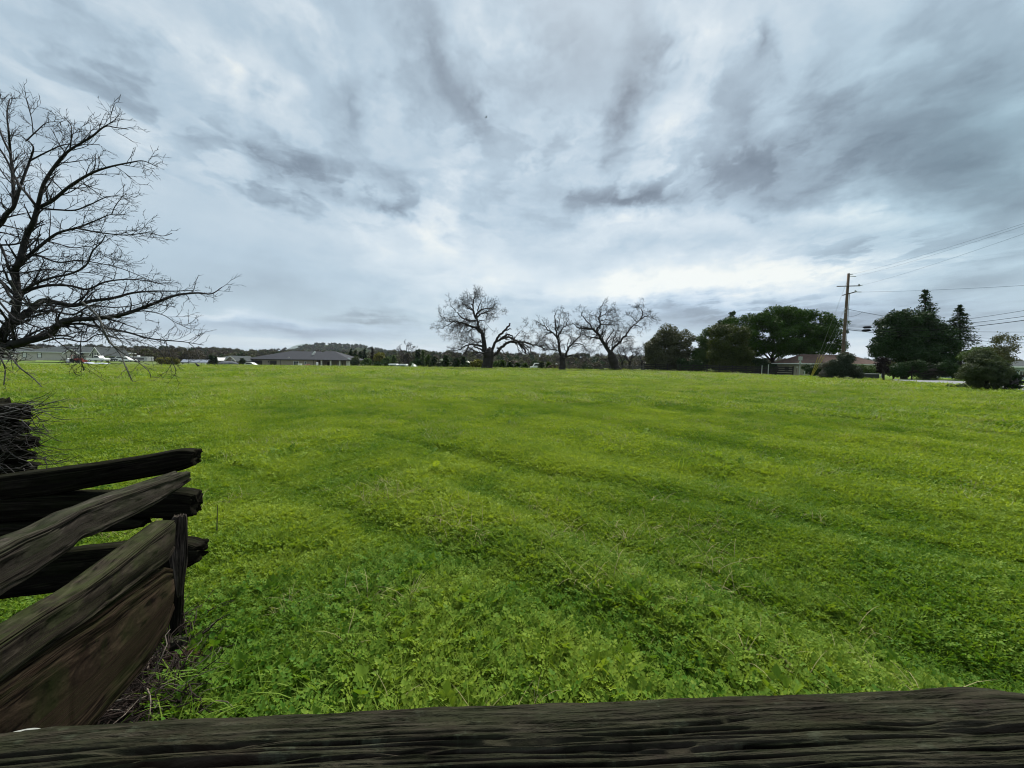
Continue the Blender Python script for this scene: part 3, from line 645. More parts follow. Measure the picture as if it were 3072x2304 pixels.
# ------------------------------------------------------------------ batch tubes for branches and twigs
class Tubes:
    def __init__(s): s.g = {}
    def add(s, pts, rad, n=4):
        pts = np.asarray(pts, float); s.g.setdefault((len(pts), n), []).append((pts, np.asarray(rad, float)))
    def mesh(s, name, mt, smooth=True):
        Vs, Fs, b = [], [], 0
        for (k, n), L_ in s.g.items():
            Pn = np.stack([p for p, r in L_]); Rn = np.stack([r for p, r in L_])
            T = unit(np.gradient(Pn, axis=1)); ref = np.where(np.abs(T[:, :1, 2:3]) > 0.9, np.array([[[1.0, 0, 0]]]), np.array([[[0, 0, 1.0]]]))
            A = unit(np.cross(T, np.broadcast_to(ref, T.shape))); B = np.cross(T, A)
            th = np.arange(n) * 2 * PI / n
            ring = Pn[:, :, None, :] + (A[:, :, None, :] * np.cos(th)[None, None, :, None] + B[:, :, None, :] * np.sin(th)[None, None, :, None]) * Rn[:, :, None, None]
            m_ = len(L_); Vs.append(ring.reshape(-1, 3))
            a_, i_, j_ = np.meshgrid(np.arange(m_), np.arange(k - 1), np.arange(n), indexing='ij')
            base = b + a_ * k * n
            Fs.append(np.stack([base + i_ * n + j_, base + i_ * n + (j_ + 1) % n, base + (i_ + 1) * n + (j_ + 1) % n, base + (i_ + 1) * n + j_], -1).reshape(-1, 4))
            b += m_ * k * n
        return mesh_np(name, np.vstack(Vs), np.vstack(Fs), mt, smooth)
def smooth_path(pts, per=4):
    pts = np.asarray(pts, float); return catmull(pts, (len(pts) - 1) * per + 1)
def wander(rng, p, d, L_, n, wig, grav=0.0, bend=None):
    pts = [p]; d = d / (np.linalg.norm(d) + 1e-9); s = L_ / n
    for i in range(n):
        d = d + rng.normal(size=3) * wig + np.array([0, 0, grav]) + (0 if bend is None else bend)
        d = d / (np.linalg.norm(d) + 1e-9); p = p + d * s; pts.append(p)
    return np.array(pts)
def grow(rng, tb, tw, path, rad, level, spec):
    """spawn side shoots along a path; spec per level: (spacing, length, angle, wiggle, gravity, radius ratio, points)"""
    if level >= len(spec): return
    sp_, ln, ang, wig, grav, rr_, npt = spec[level][:7]
    seg = np.linalg.norm(np.diff(path, axis=0), axis=1); S = np.concatenate([[0], np.cumsum(seg)]); tot = S[-1]
    s = sp_ * (0.5 + rng.random()); side = 1
    while s < tot:
        f = s / tot; i = min(np.searchsorted(S, s) - 1, len(path) - 2); i = max(i, 0); t = (s - S[i]) / (seg[i] + 1e-9)
        p = path[i] * (1 - t) + path[i + 1] * t; d = unit(path[i + 1] - path[i]); r0 = rad[i] * (1 - t) + rad[i + 1] * t
        perp = unit(np.cross(d, rng.normal(size=3))); perp = unit(perp + np.array([0, 0, 0.25]))
        a = ang * (0.7 + 0.6 * rng.random()); nd = d * math.cos(a) + perp * math.sin(a)
        L_ = ln * (0.45 + 0.8 * rng.random()) * (1.0 - 0.55 * f)
        q_ = wander(rng, p, nd, L_, npt, wig, grav); ra = max(r0 * rr_, spec[-1][7] if len(spec[-1]) > 7 else 0.0)
        rr2 = np.linspace(ra, ra * 0.35, npt + 1)
        (tb if level == 0 else tw).add(q_, rr2, 5 if level == 0 else 3)
        grow(rng, tb, tw, q_, rr2, level + 1, spec)
        s += sp_ * (0.6 + 0.8 * rng.random())

# dry twigs over the stack
rg = np.random.default_rng(5); tb = Tubes(); tb2 = Tubes()
for i in range(260):
    p = PL(-120 + 200 * rg.random(), 1212 + 200 * rg.random(), (-3.75, 2.9), (-5.2, 2.5)); p[1] += rg.normal() * 0.12
    d_ = np.array([0.8 + rg.random() * 0.5, rg.normal() * 0.3, rg.normal() * 0.35]); L_ = 0.10 + 0.26 * rg.random()
    (tb if rg.random() < 0.22 else tb2).add(wander(rg, p, d_, L_, 5, 0.16), np.linspace(0.0035, 0.0012, 6) * (0.6 + 0.8 * rg.random()), 4)
tg1 = link('twig', tb.mesh('twig', TW), stack); tg1['kind'] = 'stuff'
tg2 = link('twig', tb2.mesh('twig', TWd), stack); tg2['kind'] = 'stuff'

# litter of dry stems and dead roots below the post
tb = Tubes(); tb2 = Tubes()
for i in range(900):
    px, py = 240 + 350 * rg.random(), 1880 + 300 * rg.random() ** 0.8
    if (px - 250) / 300 + (py - 2160) / 260 < -0.25: continue
    p = G(px, py, 0.0); p[2] = float(height(p[0], p[1])) + 0.01 + 0.05 * rg.random()
    a = rg.random() * 2 * PI; d_ = np.array([math.cos(a), math.sin(a) * 0.9, 0.15 + 0.5 * rg.random()])
    (tb if rg.random() < 0.16 else tb2).add(wander(rg, p, d_, 0.07 + 0.22 * rg.random(), 6, 0.25, -0.10), np.linspace(0.0032, 0.0010, 7) * (0.5 + rg.random()), 4)
for (x0, y0, z0, x1, y1, z1) in [(250, 2160, .02, 368, 2098, .18), (368, 2050, .05, 490, 1895, .28), (420, 2130, .02, 425, 2080, .15), (330, 2120, .1, 372, 2060, .1)]:
    a, b_ = G(x0, y0, z0), G(x1, y1, z1); mid = (a + b_) / 2 + np.array([0, 0, 0.02])
    tb.add(smooth_path([a, mid, b_], 3), np.linspace(0.004, 0.0028, 7), 5)
l1 = link('dry_litter', tb.mesh('dry_litter', mat('pale_stem', (0.16, 0.13, 0.10), 0.9, 0.3, 20))); tag(l1, 'pale dry stems lying below the broken post', 'dry stems', kind='stuff')
l2 = link('dark_litter', tb2.mesh('dark_litter', mat('dark_stem', (0.022, 0.013, 0.009), 0.9, 0.4, 20))); tag(l2, 'dark dead roots and stems under the fence', 'dead roots', kind='stuff')
# lone dead stem in the grass
t0 = G(650, 1625); st_ = MB(); st_.tube([(t0[0], t0[1], -0.02), (t0[0] + 0.006, t0[1], 0.12), (t0[0] + 0.016, t0[1], float(P(661, 1515, t0[1])[2]))], [0.0045, 0.004, 0.002], 6)
tag(st_.build('dead_stem', TWd), 'single thin dead stem standing in the grass right of the rail ends', 'dead stem')
c0, c1 = G(505, 1990, 0.02), G(610, 1985, 0.02)
mb = rail_mesh('old_wood', np.array([c0 + [0, 0, .02], (c0 + c1) / 2 + [0, 0.01, .035], c1 + [0, 0, .0]]), np.array([[0, 0, 1.0]] * 3), np.array([[0, 1, 0.0]] * 3), [.020, .024, .016], [.035] * 3, wood_mat('rotten_wood', (0.03, 0.016, 0.012), (0.10, 0.055, 0.042)), ns=50, m_=32, seed=161, ragged=0.03, amp=0.006)
tag(link('rotten_wood', mb), 'reddish rotten piece of wood lying at the foot of the post', 'wood')
# white lichen / dropping on the foreground rail at the left corner
wp = P(50, 2215, .350)
mbp = rail_mesh('lichen_patch', np.array([wp + [-.022, -0.004, -.004], wp + [0, 0, .002], wp + [.02, .004, .0]]), np.array([[0, 0.5, 1.0]] * 3), np.array([[0, 1, -0.5]] * 3), [.003, .004, .002], [.008, .011, .006], mat('white_lichen', (0.22, 0.225, 0.20), 0.9, 0.3, 90), ns=24, m_=20, seed=171, ragged=0.006, amp=0.001, rough=0.002)
pt = link('lichen_patch', mbp, fence)

# ------------------------------------------------------------------ bare tree at the left
BK = mat('bark_dark', (0.020, 0.018, 0.017), 0.9, 0.45, 6, 0.6, 40)
BKg = mat('bark_grey', (0.070, 0.068, 0.058), 0.9, 0.35, 10)
tree = thing('bare_tree', 'leafless spreading tree reaching in from the left edge with dark twiggy branches', 'tree', (-8.2, 5.2, 0))
Z6 = lambda pts: [(x * 0.5426 * 0.965, y * 0.5426 + 244) for x, y in pts]
limbs = [  # (points in zoom coordinates of the crown crop, start depth, end depth, start radius, end radius)
    ([(-260, 1560), (0, 1470), (130, 1440), (280, 1400), (330, 1350), (400, 1320), (560, 1310), (700, 1290), (850, 1240), (1000, 1185), (1130, 1170), (1210, 1175), (1272, 1138)], 5.2, 5.0, .075, .006),
    ([(-200, 1500), (0, 1400), (60, 1335), (160, 1280), (240, 1215), (330, 1225), (420, 1240), (520, 1215), (640, 1200), (760, 1170), (880, 1160), (1000, 1160), (1110, 1155)], 5.3, 5.5, .070, .006),
    ([(80, 1320), (100, 1180), (85, 1050), (110, 1000), (150, 860), (190, 780), (215, 700)], 5.3, 5.2, .055, .032),
    ([(215, 700), (250, 570), (330, 450), (400, 380), (520, 310), (600, 250), (660, 255), (735, 265)], 5.2, 4.9, .028, .005),
    ([(400, 380), (410, 300), (405, 240), (365, 195)], 5.1, 5.0, .010, .004),
    ([(520, 310), (600, 250), (665, 210)], 5.0, 4.9, .010, .004),
    ([(215, 700), (300, 660), (400, 580), (520, 510), (620, 475), (740, 450), (820, 440), (895, 470)], 5.2, 4.8, .028, .005),
    ([(215, 700), (160, 630), (100, 555), (30, 420), (-30, 330), (-80, 220)], 5.2, 5.4, .022, .008),
    ([(215, 702), (330, 710), (430, 712), (520, 680), (610, 640), (690, 635), (730, 660)], 5.2, 5.5, .016, .004),
    ([(95, 1035), (160, 970), (230, 910), (330, 840), (440, 810), (510, 785), (560, 765), (640, 735), (740, 740)], 5.3, 5.4, .030, .005),
    ([(440, 812), (520, 828), (600, 840), (720, 850), (850, 838), (930, 855), (985, 840)], 5.3, 5.0, .015, .004),
    ([(640, 735), (660, 690), (700, 640), (725, 622)], 5.4, 5.4, .008, .004),
    ([(-220, 960), (-80, 850), (0, 790), (40, 730), (80, 690), (120, 570), (170, 440), (190, 360), (130, 310)], 5.6, 5.6, .050, .008),
    ([(80, 690), (75, 560), (60, 400), (50, 280), (40, 180), (55, 100)], 5.6, 5.7, .028, .006),
    ([(150, 330), (210, 275), (270, 228), (350, 225)], 5.6, 5.5, .011, .004),
    ([(190, 290), (180, 200), (155, 105)], 5.6, 5.5, .008, .004),
    ([(60, 400), (10, 300), (-20, 180), (5, 70)], 5.6, 5.8, .016, .005),
    ([(170, 440), (270, 390), (370, 350), (470, 350), (570, 350)], 5.5, 5.7, .013, .004),
    ([(110, 1170), (200, 1120), (300, 1085), (400, 1065), (490, 1020), (530, 940), (580, 890), (605, 850)], 5.0, 4.7, .022, .006),
    ([(60, 1230), (130, 1170), (260, 1130), (400, 1130), (500, 1150), (600, 1110), (720, 1095), (820, 1100), (900, 1115), (950, 1130)], 5.4, 5.9, .030, .005),
    ([(160, 1280), (300, 1270), (420, 1290), (520, 1240), (640, 1250), (760, 1240), (860, 1215), (960, 1210)], 5.5, 5.9, .020, .005),
    ([(330, 1350), (460, 1340), (600, 1365), (720, 1385), (850, 1420), (950, 1432), (1050, 1440), (1165, 1458)], 5.1, 4.9, .024, .005),
    ([(700, 1290), (820, 1270), (930, 1290), (1000, 1330), (1090, 1370)], 5.0, 5.2, .010, .003),
    ([(95, 985), (200, 960), (330, 1000), (450, 990), (560, 1005), (680, 1030), (800, 1075), (880, 1110)], 5.3, 5.6, .018, .004),
    ([(0, 905), (90, 900), (200, 870), (300, 890), (420, 920), (520, 915), (620, 975), (740, 1000)], 5.5, 5.9, .016, .004),
    ([(-40, 860), (0, 905), (30, 970), (60, 1060), (90, 1120)], 5.6, 5.4, .022, .014),
    ([(0, 1050), (120, 1060), (260, 1040), (380, 1050), (520, 1060), (640, 1090)], 5.0, 5.2, .014, .004),
    ([(-150, 1120), (0, 1110), (60, 1190), (150, 1230), (300, 1240), (420, 1260), (560, 1320), (640, 1380)], 4.6, 4.4, .020, .005),
    ([(250, 1440), (350, 1420), (480, 1440), (560, 1400), (680, 1420), (800, 1440), (900, 1480), (960, 1560)], 5.2, 5.3, .014, .003),
    ([(-60, 1150), (60, 1290), (130, 1330), (240, 1370), (330, 1440), (420, 1500), (480, 1560)], 5.0, 4.5, .015, .004),
    ([(950, 1440), (980, 1530), (1010, 1600)], 4.9, 4.8, .007, .003),
    ([(1080, 1445), (1120, 1480), (1145, 1540)], 4.9, 4.8, .006, .003),
    ([(470, 1380), (460, 1500), (480, 1600)], 4.9, 4.8, .006, .003),
]
grey_limbs = [
    ([(470, 1220), (560, 1300), (590, 1370), (630, 1440), (690, 1510), (720, 1580), (760, 1660)], 4.4, 4.2, .012, .004),
    ([(620, 1440), (700, 1500), (780, 1545), (850, 1600), (865, 1640)], 4.3, 4.2, .007, .003),
    ([(-100, 1380), (0, 1480), (60, 1520), (110, 1580), (190, 1640), (240, 1690)], 4.4, 4.2, .013, .004),
    ([(60, 1100), (110, 1180), (180, 1250), (250, 1290)], 4.6, 4.5, .010, .004),
    ([(0, 1200), (90, 1240), (180, 1230), (290, 1190)], 4.5, 4.4, .009, .004),
    ([(-40, 1450), (10, 1540), (30, 1600), (20, 1680)], 4.3, 4.2, .009, .004),
]
rg = np.random.default_rng(21); TB = Tubes(); TWG = Tubes(); GB = Tubes()
spec_n = [(0.085, 0.44, 0.70, 0.10, 0.012, 0.42, 6), (0.066, 0.22, 0.75, 0.12, 0.015, 0.60, 4), (0.050, 0.095, 0.75, 0.10, 0.02, 0.75, 2, 0.0030)]
def limb_path(pts, Y0, Y1):
    z = Z6(pts); n = len(z); return smooth_path([P(x, y, Y0 + (Y1 - Y0) * i / (n - 1) + rg.normal() * 0.05) for i, (x, y) in enumerate(z)], 5)
for pts, Y0, Y1, r0, r1 in limbs:
    p = limb_path(pts, Y0, Y1); rd = r1 + (r0 - r1) * (1 - np.linspace(0, 1, len(p))) ** 1.2
    rd = np.maximum(rd * 0.80, 0.004); TB.add(p, rd, 9)
    off = 0 if pts[0][0] > 0 else 1
    grow(rg, TB, TWG, p[2:], rd[2:], 0, spec_n)
for pts, Y0, Y1, r0, r1 in grey_limbs:
    p = limb_path(pts, Y0, Y1); rd = np.linspace(r0, r1, len(p)); GB.add(p, rd, 7)
    grow(rg, GB, GB, p[1:], rd[1:], 1, spec_n)
# trunk outside the frame and the limbs that lead to it
tr_ = smooth_path([(-8.2, 5.2, -0.1), (-8.1, 5.2, 0.8), (-8.2, 5.25, 1.6), (-7.9, 5.3, 2.5)], 5)
TB.add(tr_, np.linspace(0.24, 0.13, len(tr_)), 12)
for pts, Y0, Y1, r0, r1 in limbs:
    if pts[0][0] < 0:
        e = P(*Z6([pts[0]])[0], Y0); s0 = np.array([-8.15, 5.22, min(1.9, max(0.9, e[2] - 0.25))])
        q_ = smooth_path([s0, s0 * 0.5 + e * 0.5 + [0, 0, 0.05], e], 5); TB.add(q_, np.linspace(max(r0 * 1.25, 0.05), r0, len(q_)), 9)
link('branch', TB.mesh('branch', BK), tree)
tw_o = link('twig', TWG.mesh('twig', BK), tree); tw_o['kind'] = 'stuff'
gb_o = link('branch', GB.mesh('branch', BKg), tree); gb_o['label'] = 'pale grey lichen covered hanging branches'
print('twigs', sum(len(v) for v in TWG.g.values()))

# ------------------------------------------------------------------ oaks without leaves
BO = mat('oak_bark', (0.026, 0.021, 0.018), 0.9, 0.4, 1.2, 0.7, 6)
BT = mat('oak_twig', (0.036, 0.030, 0.027), 0.9, 0.4, 1.0)
def oak(label, base, D, limbs, trunk, seed, dens=1.0, tw=0.015, group='leafless oaks in the field', lens=(4.2, 2.2, 1.0), wig=0.28, crooked=0.10, name='oak_tree'):
    """limbs: (points px, start radius m, depth drift, [bare])"""
    rg = np.random.default_rng(seed); b = G(*base) if D is None else P(base[0], base[1], D)
    Y = b[1]; root = thing(name, label, 'tree', (b[0], b[1], b[2]), 0, group)
    TB, TW_ = Tubes(), Tubes(); k = 1
    def pth(pts, dr, n=4):
        m_ = len(pts); p = smooth_path([P(x, y, Y + dr * i / (m_ - 1)) for i, (x, y) in enumerate(pts)], n)
        w_ = rg.normal(size=p.shape) * crooked; w_[0] = 0; return p + w_ * np.linspace(0.3, 1, len(p))[:, None]
    tp = smooth_path([P(x, y, Y) for x, y, r in trunk], 4); tr2 = np.interp(np.linspace(0, 1, len(tp)), np.linspace(0, 1, len(trunk)), [r for x, y, r in trunk])
    tt = Tubes(); tt.add(tp + rg.normal(size=tp.shape) * 0.03, tr2 * (1 + rg.normal(size=len(tr2)) * 0.03), 14)
    link('trunk', tt.mesh('trunk', BO), root)
    sp0 = [(0.62 / dens, lens[0] * 0.75, 0.85, wig * 0.7, 0.0, 0.40, 7), (0.36 / dens, lens[1] * 0.8, 0.9, wig, 0.0, 0.50, 6), (0.19 / dens, lens[2] * 1.0, 0.85, wig, -0.01, 0.6, 4), (0.15, 0.48, 0.8, wig, 0.0, 0.8, 3, tw)]
    for L_ in limbs:
        pts, r0, dr = L_[:3]; p = pth(pts, dr); bare = len(L_) > 3
        r0 = r0 * .80; rd = np.linspace(r0, r0 * (0.5 if bare else 0.16), len(p)); TB.add(p, rd, 8)
        if not bare: grow(rg, TB, TW_, p[2:], rd[2:], 0, sp0)
        elif L_[3] == 2: grow(rg, TB, TW_, p[2:], rd[2:], 2, sp0)
    link('limb', TB.mesh('limb', BO), root)
    t_ = link('twig', TW_.mesh('twig', BT), root); t_['kind'] = 'stuff'
    print(label[:20], sum(len(v) for v in TW_.g.values()))
    return root
Za = lambda pts: [(1280 + x * 0.16275, 860 + y * 0.16275) for x, y in pts]
Zb = lambda pts: [(1560 + x * 0.1944, 880 + y * 0.1944) for x, y in pts]
oak('large broken oak with torn leaning limbs on its right side and a round leafless crown', (1461, 1109), 71, [
    (Za([(1060, 1200), (1060, 1050), (1030, 900), (970, 760), (920, 640), (900, 560)]), .62, 0),
    (Za([(910, 600), (870, 480), (860, 400), (860, 280), (880, 180), (880, 110)]), .26, 1.0),
    (Za([(900, 560), (940, 480), (1010, 430), (1100, 400), (1180, 400), (1260, 360)]), .24, -1),
    (Za([(930, 560), (980, 510), (1060, 480), (1180, 450), (1300, 500)]), .20, -2),
    (Za([(860, 440), (780, 400), (700, 340), (620, 260)]), .18, 1),
    (Za([(950, 500), (950, 400), (1000, 280), (1040, 180)]), .16, 2),
    (Za([(960, 640), (1000, 620), (1070, 630), (1100, 690), (1200, 800)]), .13, 2),
    (Za([(980, 830), (900, 760), (800, 730), (700, 680), (600, 655), (500, 640), (400, 625), (300, 560), (220, 470)]), .30, -3),
    (Za([(900, 630), (820, 630), (720, 600), (640, 570), (580, 500), (500, 410), (430, 330)]), .22, 2),
    (Za([(620, 670), (540, 690), (500, 760), (430, 850), (400, 920)]), .15, -1),
    (Za([(800, 730), (700, 720), (630, 760), (600, 830), (590, 900), (560, 1000)]), .15, 2),
    (Za([(500, 640), (400, 700), (300, 760), (200, 760)]), .13, 3),
    (Za([(940, 800), (840, 790), (760, 850), (740, 950), (740, 1040)]), .10, -3),
    (Za([(840, 800), (820, 900), (820, 1000)]), .08, -1),
    (Za([(1040, 1110), (960, 1080), (860, 1070), (760, 1080), (660, 1120), (600, 1160), (500, 1180), (400, 1170)]), .26, -2),
    (Za([(1050, 1190), (960, 1140), (880, 1100)]), .24, 0, 1),
    (Za([(1050, 1230), (980, 1210), (900, 1210), (840, 1150), (790, 1120)]), .16, 2, 2),
    (Za([(940, 1215), (880, 1250), (800, 1290)]), .12, 1, 2),
    (Za([(770, 1090), (740, 1170), (640, 1260), (500, 1280)]), .16, -2),
    (Za([(1180, 1260), (1210, 1150), (1260, 1040), (1320, 930), (1400, 830), (1480, 750), (1555, 695)]), .36, 0, 1),
    (Za([(1430, 810), (1490, 790), (1550, 785)]), .18, 0, 1),
    (Za([(1290, 1020), (1380, 950), (1440, 910), (1500, 885), (1560, 905), (1590, 950)]), .24, -1, 1),
    (Za([(1320, 1000), (1400, 955), (1500, 930), (1560, 945), (1640, 990), (1730, 1020), (1850, 1035), (1960, 1080), (2050, 1090), (2180, 1150)]), .24, -2, 2),
    (Za([(1610, 980), (1640, 930), (1690, 850), (1760, 820), (1850, 880)]), .11, -1),
    (Za([(1210, 1270), (1290, 1220), (1380, 1110), (1480, 1040), (1580, 1015), (1680, 1030), (1740, 1080), (1790, 1150), (1840, 1240)]), .36, 1, 2),
    (Za([(1640, 1020), (1720, 1050), (1800, 1100), (1870, 1180), (1900, 1240)]), .16, 0, 2),
    (Za([(1690, 1040), (1800, 1070), (1880, 1120), (1960, 1230)]), .14, 2, 2),
    (Za([(1660, 1040), (1690, 1150), (1760, 1230)]), .10, 1, 2),
    (Za([(1700, 1060), (1760, 1150), (1800, 1230)]), .12, -1, 2),
    (Za([(1380, 1160), (1440, 1240), (1490, 1330)]), .10, 0, 1),
    (Za([(1330, 1010), (1360, 1060)]), .07, 0, 1),
    (Za([(1960, 1080), (2050, 1040), (2120, 960), (2200, 900)]), .09, 0),
], [(1460, 1112, 1.25), (1462, 1100, 1.02), (1464, 1085, .95), (1466, 1068, .98), (1467, 1056, .88), (1468, 1050, .62), (1468, 1045, .30)], 31)
rg = np.random.default_rng(3)
# sawn stub on the broken oak
b_ = P(1464, 1050, 70.6)
oak('middle leafless oak standing alone between the broken oak and the wide oak', (1686, 1112), 69, [
    (Zb([(650, 1010), (620, 900), (600, 800), (585, 700), (560, 600), (545, 500), (540, 380), (550, 280)]), .36, 0),
    (Zb([(580, 700), (520, 620), (430, 560), (370, 500), (300, 460), (220, 400)]), .20, -1),
    (Zb([(580, 690), (610, 610), (660, 550), (710, 490), (740, 400), (760, 300)]), .20, 1),
    (Zb([(560, 600), (600, 500), (610, 380), (640, 290)]), .12, 2),
    (Zb([(500, 600), (430, 620), (370, 660), (320, 760), (220, 800)]), .10, -2, ),
    (Zb([(600, 900), (540, 870), (450, 860), (380, 880), (300, 860)]), .14, 1),
    (Zb([(690, 1000), (730, 880), (790, 800), (860, 720), (930, 660), (960, 560)]), .26, 1),
    (Zb([(730, 880), (735, 780), (770, 690), (800, 640)]), .12, -1),
    (Zb([(820, 780), (900, 780), (960, 790), (1020, 860), (1090, 910)]), .12, 0),
    (Zb([(680, 1000), (760, 960), (840, 960), (920, 1000), (1000, 1060), (1090, 1110)]), .16, -1),
    (Zb([(640, 960), (560, 900), (480, 870), (400, 850)]), .10, -2),
    (Zb([(800, 960), (850, 1060), (870, 1090)]), .07, 0),
    (Zb([(580, 820), (520, 760), (440, 790), (370, 830)]), .09, 2),
], [(1686, 1114, .62), (1687, 1100, .54), (1687, 1085, .52), (1688, 1074, .56), (1688, 1066, .38), (1688, 1060, .2)], 41, 1.0, lens=(3.2, 1.9, .9))
oak('wide leafless oak with a leaning trunk and mistletoe clumps, rightmost of the three big oaks', (1848, 1112), 74, [
    (Zb([(1400, 930), (1330, 830), (1260, 720), (1200, 620), (1120, 560), (1000, 540), (900, 530), (820, 470)]), .50, -1),
    (Zb([(1200, 620), (1190, 540), (1240, 480), (1220, 380), (1250, 300), (1230, 220), (1280, 160)]), .26, 1),
    (Zb([(1235, 370), (1300, 330), (1380, 330), (1450, 300)]), .14, 2),
    (Zb([(1230, 480), (1330, 480), (1450, 490), (1550, 470)]), .14, -1),
    (Zb([(1120, 560), (1080, 480), (1000, 400), (950, 320), (980, 250)]), .20, -2),
    (Zb([(1230, 440), (1330, 400), (1430, 440), (1520, 440)]), .12, 3),
    (Zb([(1400, 930), (1430, 860), (1500, 790), (1600, 690), (1700, 540), (1800, 460), (1880, 390)]), .36, 1),
    (Zb([(1850, 400), (1890, 330), (1880, 240), (1900, 190)]), .16, 1),
    (Zb([(1860, 400), (1950, 350), (2040, 370), (2090, 400)]), .14, -1),
    (Zb([(1760, 490), (1850, 510), (1890, 560)]), .12, 1),
    (Zb([(1800, 440), (1740, 380), (1690, 300)]), .10, 2),
    (Zb([(1360, 850), (1330, 740), (1400, 640), (1450, 560), (1400, 500)]), .20, 2),
    (Zb([(1420, 880), (1430, 760), (1470, 640), (1520, 560)]), .18, -1),
    (Zb([(1240, 690), (1130, 680), (1040, 660), (960, 600)]), .18, 1),
    (Zb([(1200, 640), (1080, 700), (980, 640), (900, 620)]), .12, 3),
    (Zb([(1500, 780), (1620, 750), (1730, 710)]), .12, -2),
    (Zb([(1300, 800), (1250, 690), (1300, 600), (1380, 560)]), .12, -2),
], [(1851, 1114, .95), (1843, 1095, .80), (1838, 1078, .84), (1834, 1066, .74), (1831, 1057, .45), (1829, 1051, .2)], 51, 1.0, lens=(3.6, 2.0, .95))
oak('small twin-trunk leafless oak crowding behind the wide oak', (1835, 1112), 84, [
    (Zb([(1380, 1000), (1300, 1020), (1240, 980), (1180, 930)]), .2, 0), (Zb([(1400, 1050), (1420, 950), (1380, 880)]), .2, 1),
], [(1832, 1113, .62), (1833, 1090, .5), (1834, 1078, .45)], 61, .9, lens=(3.0, 1.8, .9))
oak('thin leafless tree with reddish twigs, left of the dark board fence', (1892, 1111), 80, [
    (Zb([(1690, 1060), (1620, 980), (1560, 920), (1520, 840)]), .16, 0), (Zb([(1700, 1060), (1740, 940), (1700, 860), (1720, 790)]), .16, 1), (Zb([(1700, 1020), (1790, 960), (1850, 900), (1880, 850)]), .14, -1),
    (Zb([(1660, 1000), (1600, 900), (1640, 820)]), .12, 2)], [(1888, 1112, .26), (1889, 1098, .22), (1890, 1085, .2)], 71, 1.2, lens=(3.0, 1.8, .9), group='smaller bare trees behind the fence')
oak('low leafless tree with slanting stem, right behind the wide oak', (1872, 1111), 82, [
    (Zb([(1580, 1060), (1540, 960), (1500, 880), (1540, 820)]), .13, 0), (Zb([(1590, 1050), (1640, 960), (1680, 880)]), .12, 1)], [(1868, 1112, .22), (1867, 1098, .18), (1866, 1086, .17)], 72, 1.1, lens=(2.8, 1.7, .9), group='smaller bare trees behind the fence')
oak('leafless scrubby tree at the far left end of the board fence', (1925, 1112), 84, [
    (Zb([(1880, 1060), (1850, 980), (1800, 900), (1830, 850)]), .13, 0), (Zb([(1880, 1060), (1930, 960), (1960, 880)]), .12, 1), (Zb([(1880, 1060), (1990, 1000), (2040, 940)]), .12, 1)], [(1925, 1112, .22), (1925, 1100, .18), (1926, 1086, .17)], 73, 1.1, lens=(2.8, 1.7, .9), group='smaller bare trees behind the fence')

# ------------------------------------------------------------------ leafy trees
def leaf_cloud(rng, C, R, n, size, flat=1.0, up=0.35, shell=0.45):
    """n leaf faces spread through puffs: centres C (k,3), radii R (k,3)"""
    k = rng.choice(len(C), n, p=(R.prod(1) ** (2 / 3)) / (R.prod(1) ** (2 / 3)).sum())
    d_ = unit(rng.normal(size=(n, 3))); rad = shell + (1 - shell) * rng.random(n) ** 0.6
    p = C[k] + d_ * R[k] * rad[:, None] * (0.9 + 0.22 * rng.random(n))[:, None]
    N = unit(d_ + rng.normal(size=(n, 3)) * 0.55 + np.array([0, 0, up])); D = unit(np.cross(N, rng.normal(size=(n, 3))))
    sz = size * (0.6 + 0.8 * rng.random(n)); return leaflets(p, D, N, sz * 1.6, sz * flat, 0.15)
def puffs(rng, E, k, r0, r1, squash=0.75, bottom=-1.0):
    """k puffs spread over the outside of ellipsoids E = [(centre, radii)]"""
    C, R = [], []
    vols = np.array([e[1][0] * e[1][2] for e in E]); vols = vols / vols.sum()
    for _ in range(k):
        c, r = E[rng.choice(len(E), p=vols)]; d_ = unit(rng.normal(size=3))
        if d_[2] < bottom: d_[2] = abs(d_[2])
        rad = 0.35 + 0.55 * rng.random() ** 0.5
        q_ = r0 + (r1 - r0) * rng.random(); C.append(np.array(c) + d_ * np.array(r) * rad); R.append((q_, q_, q_ * squash))
    return np.array(C), np.array(R)
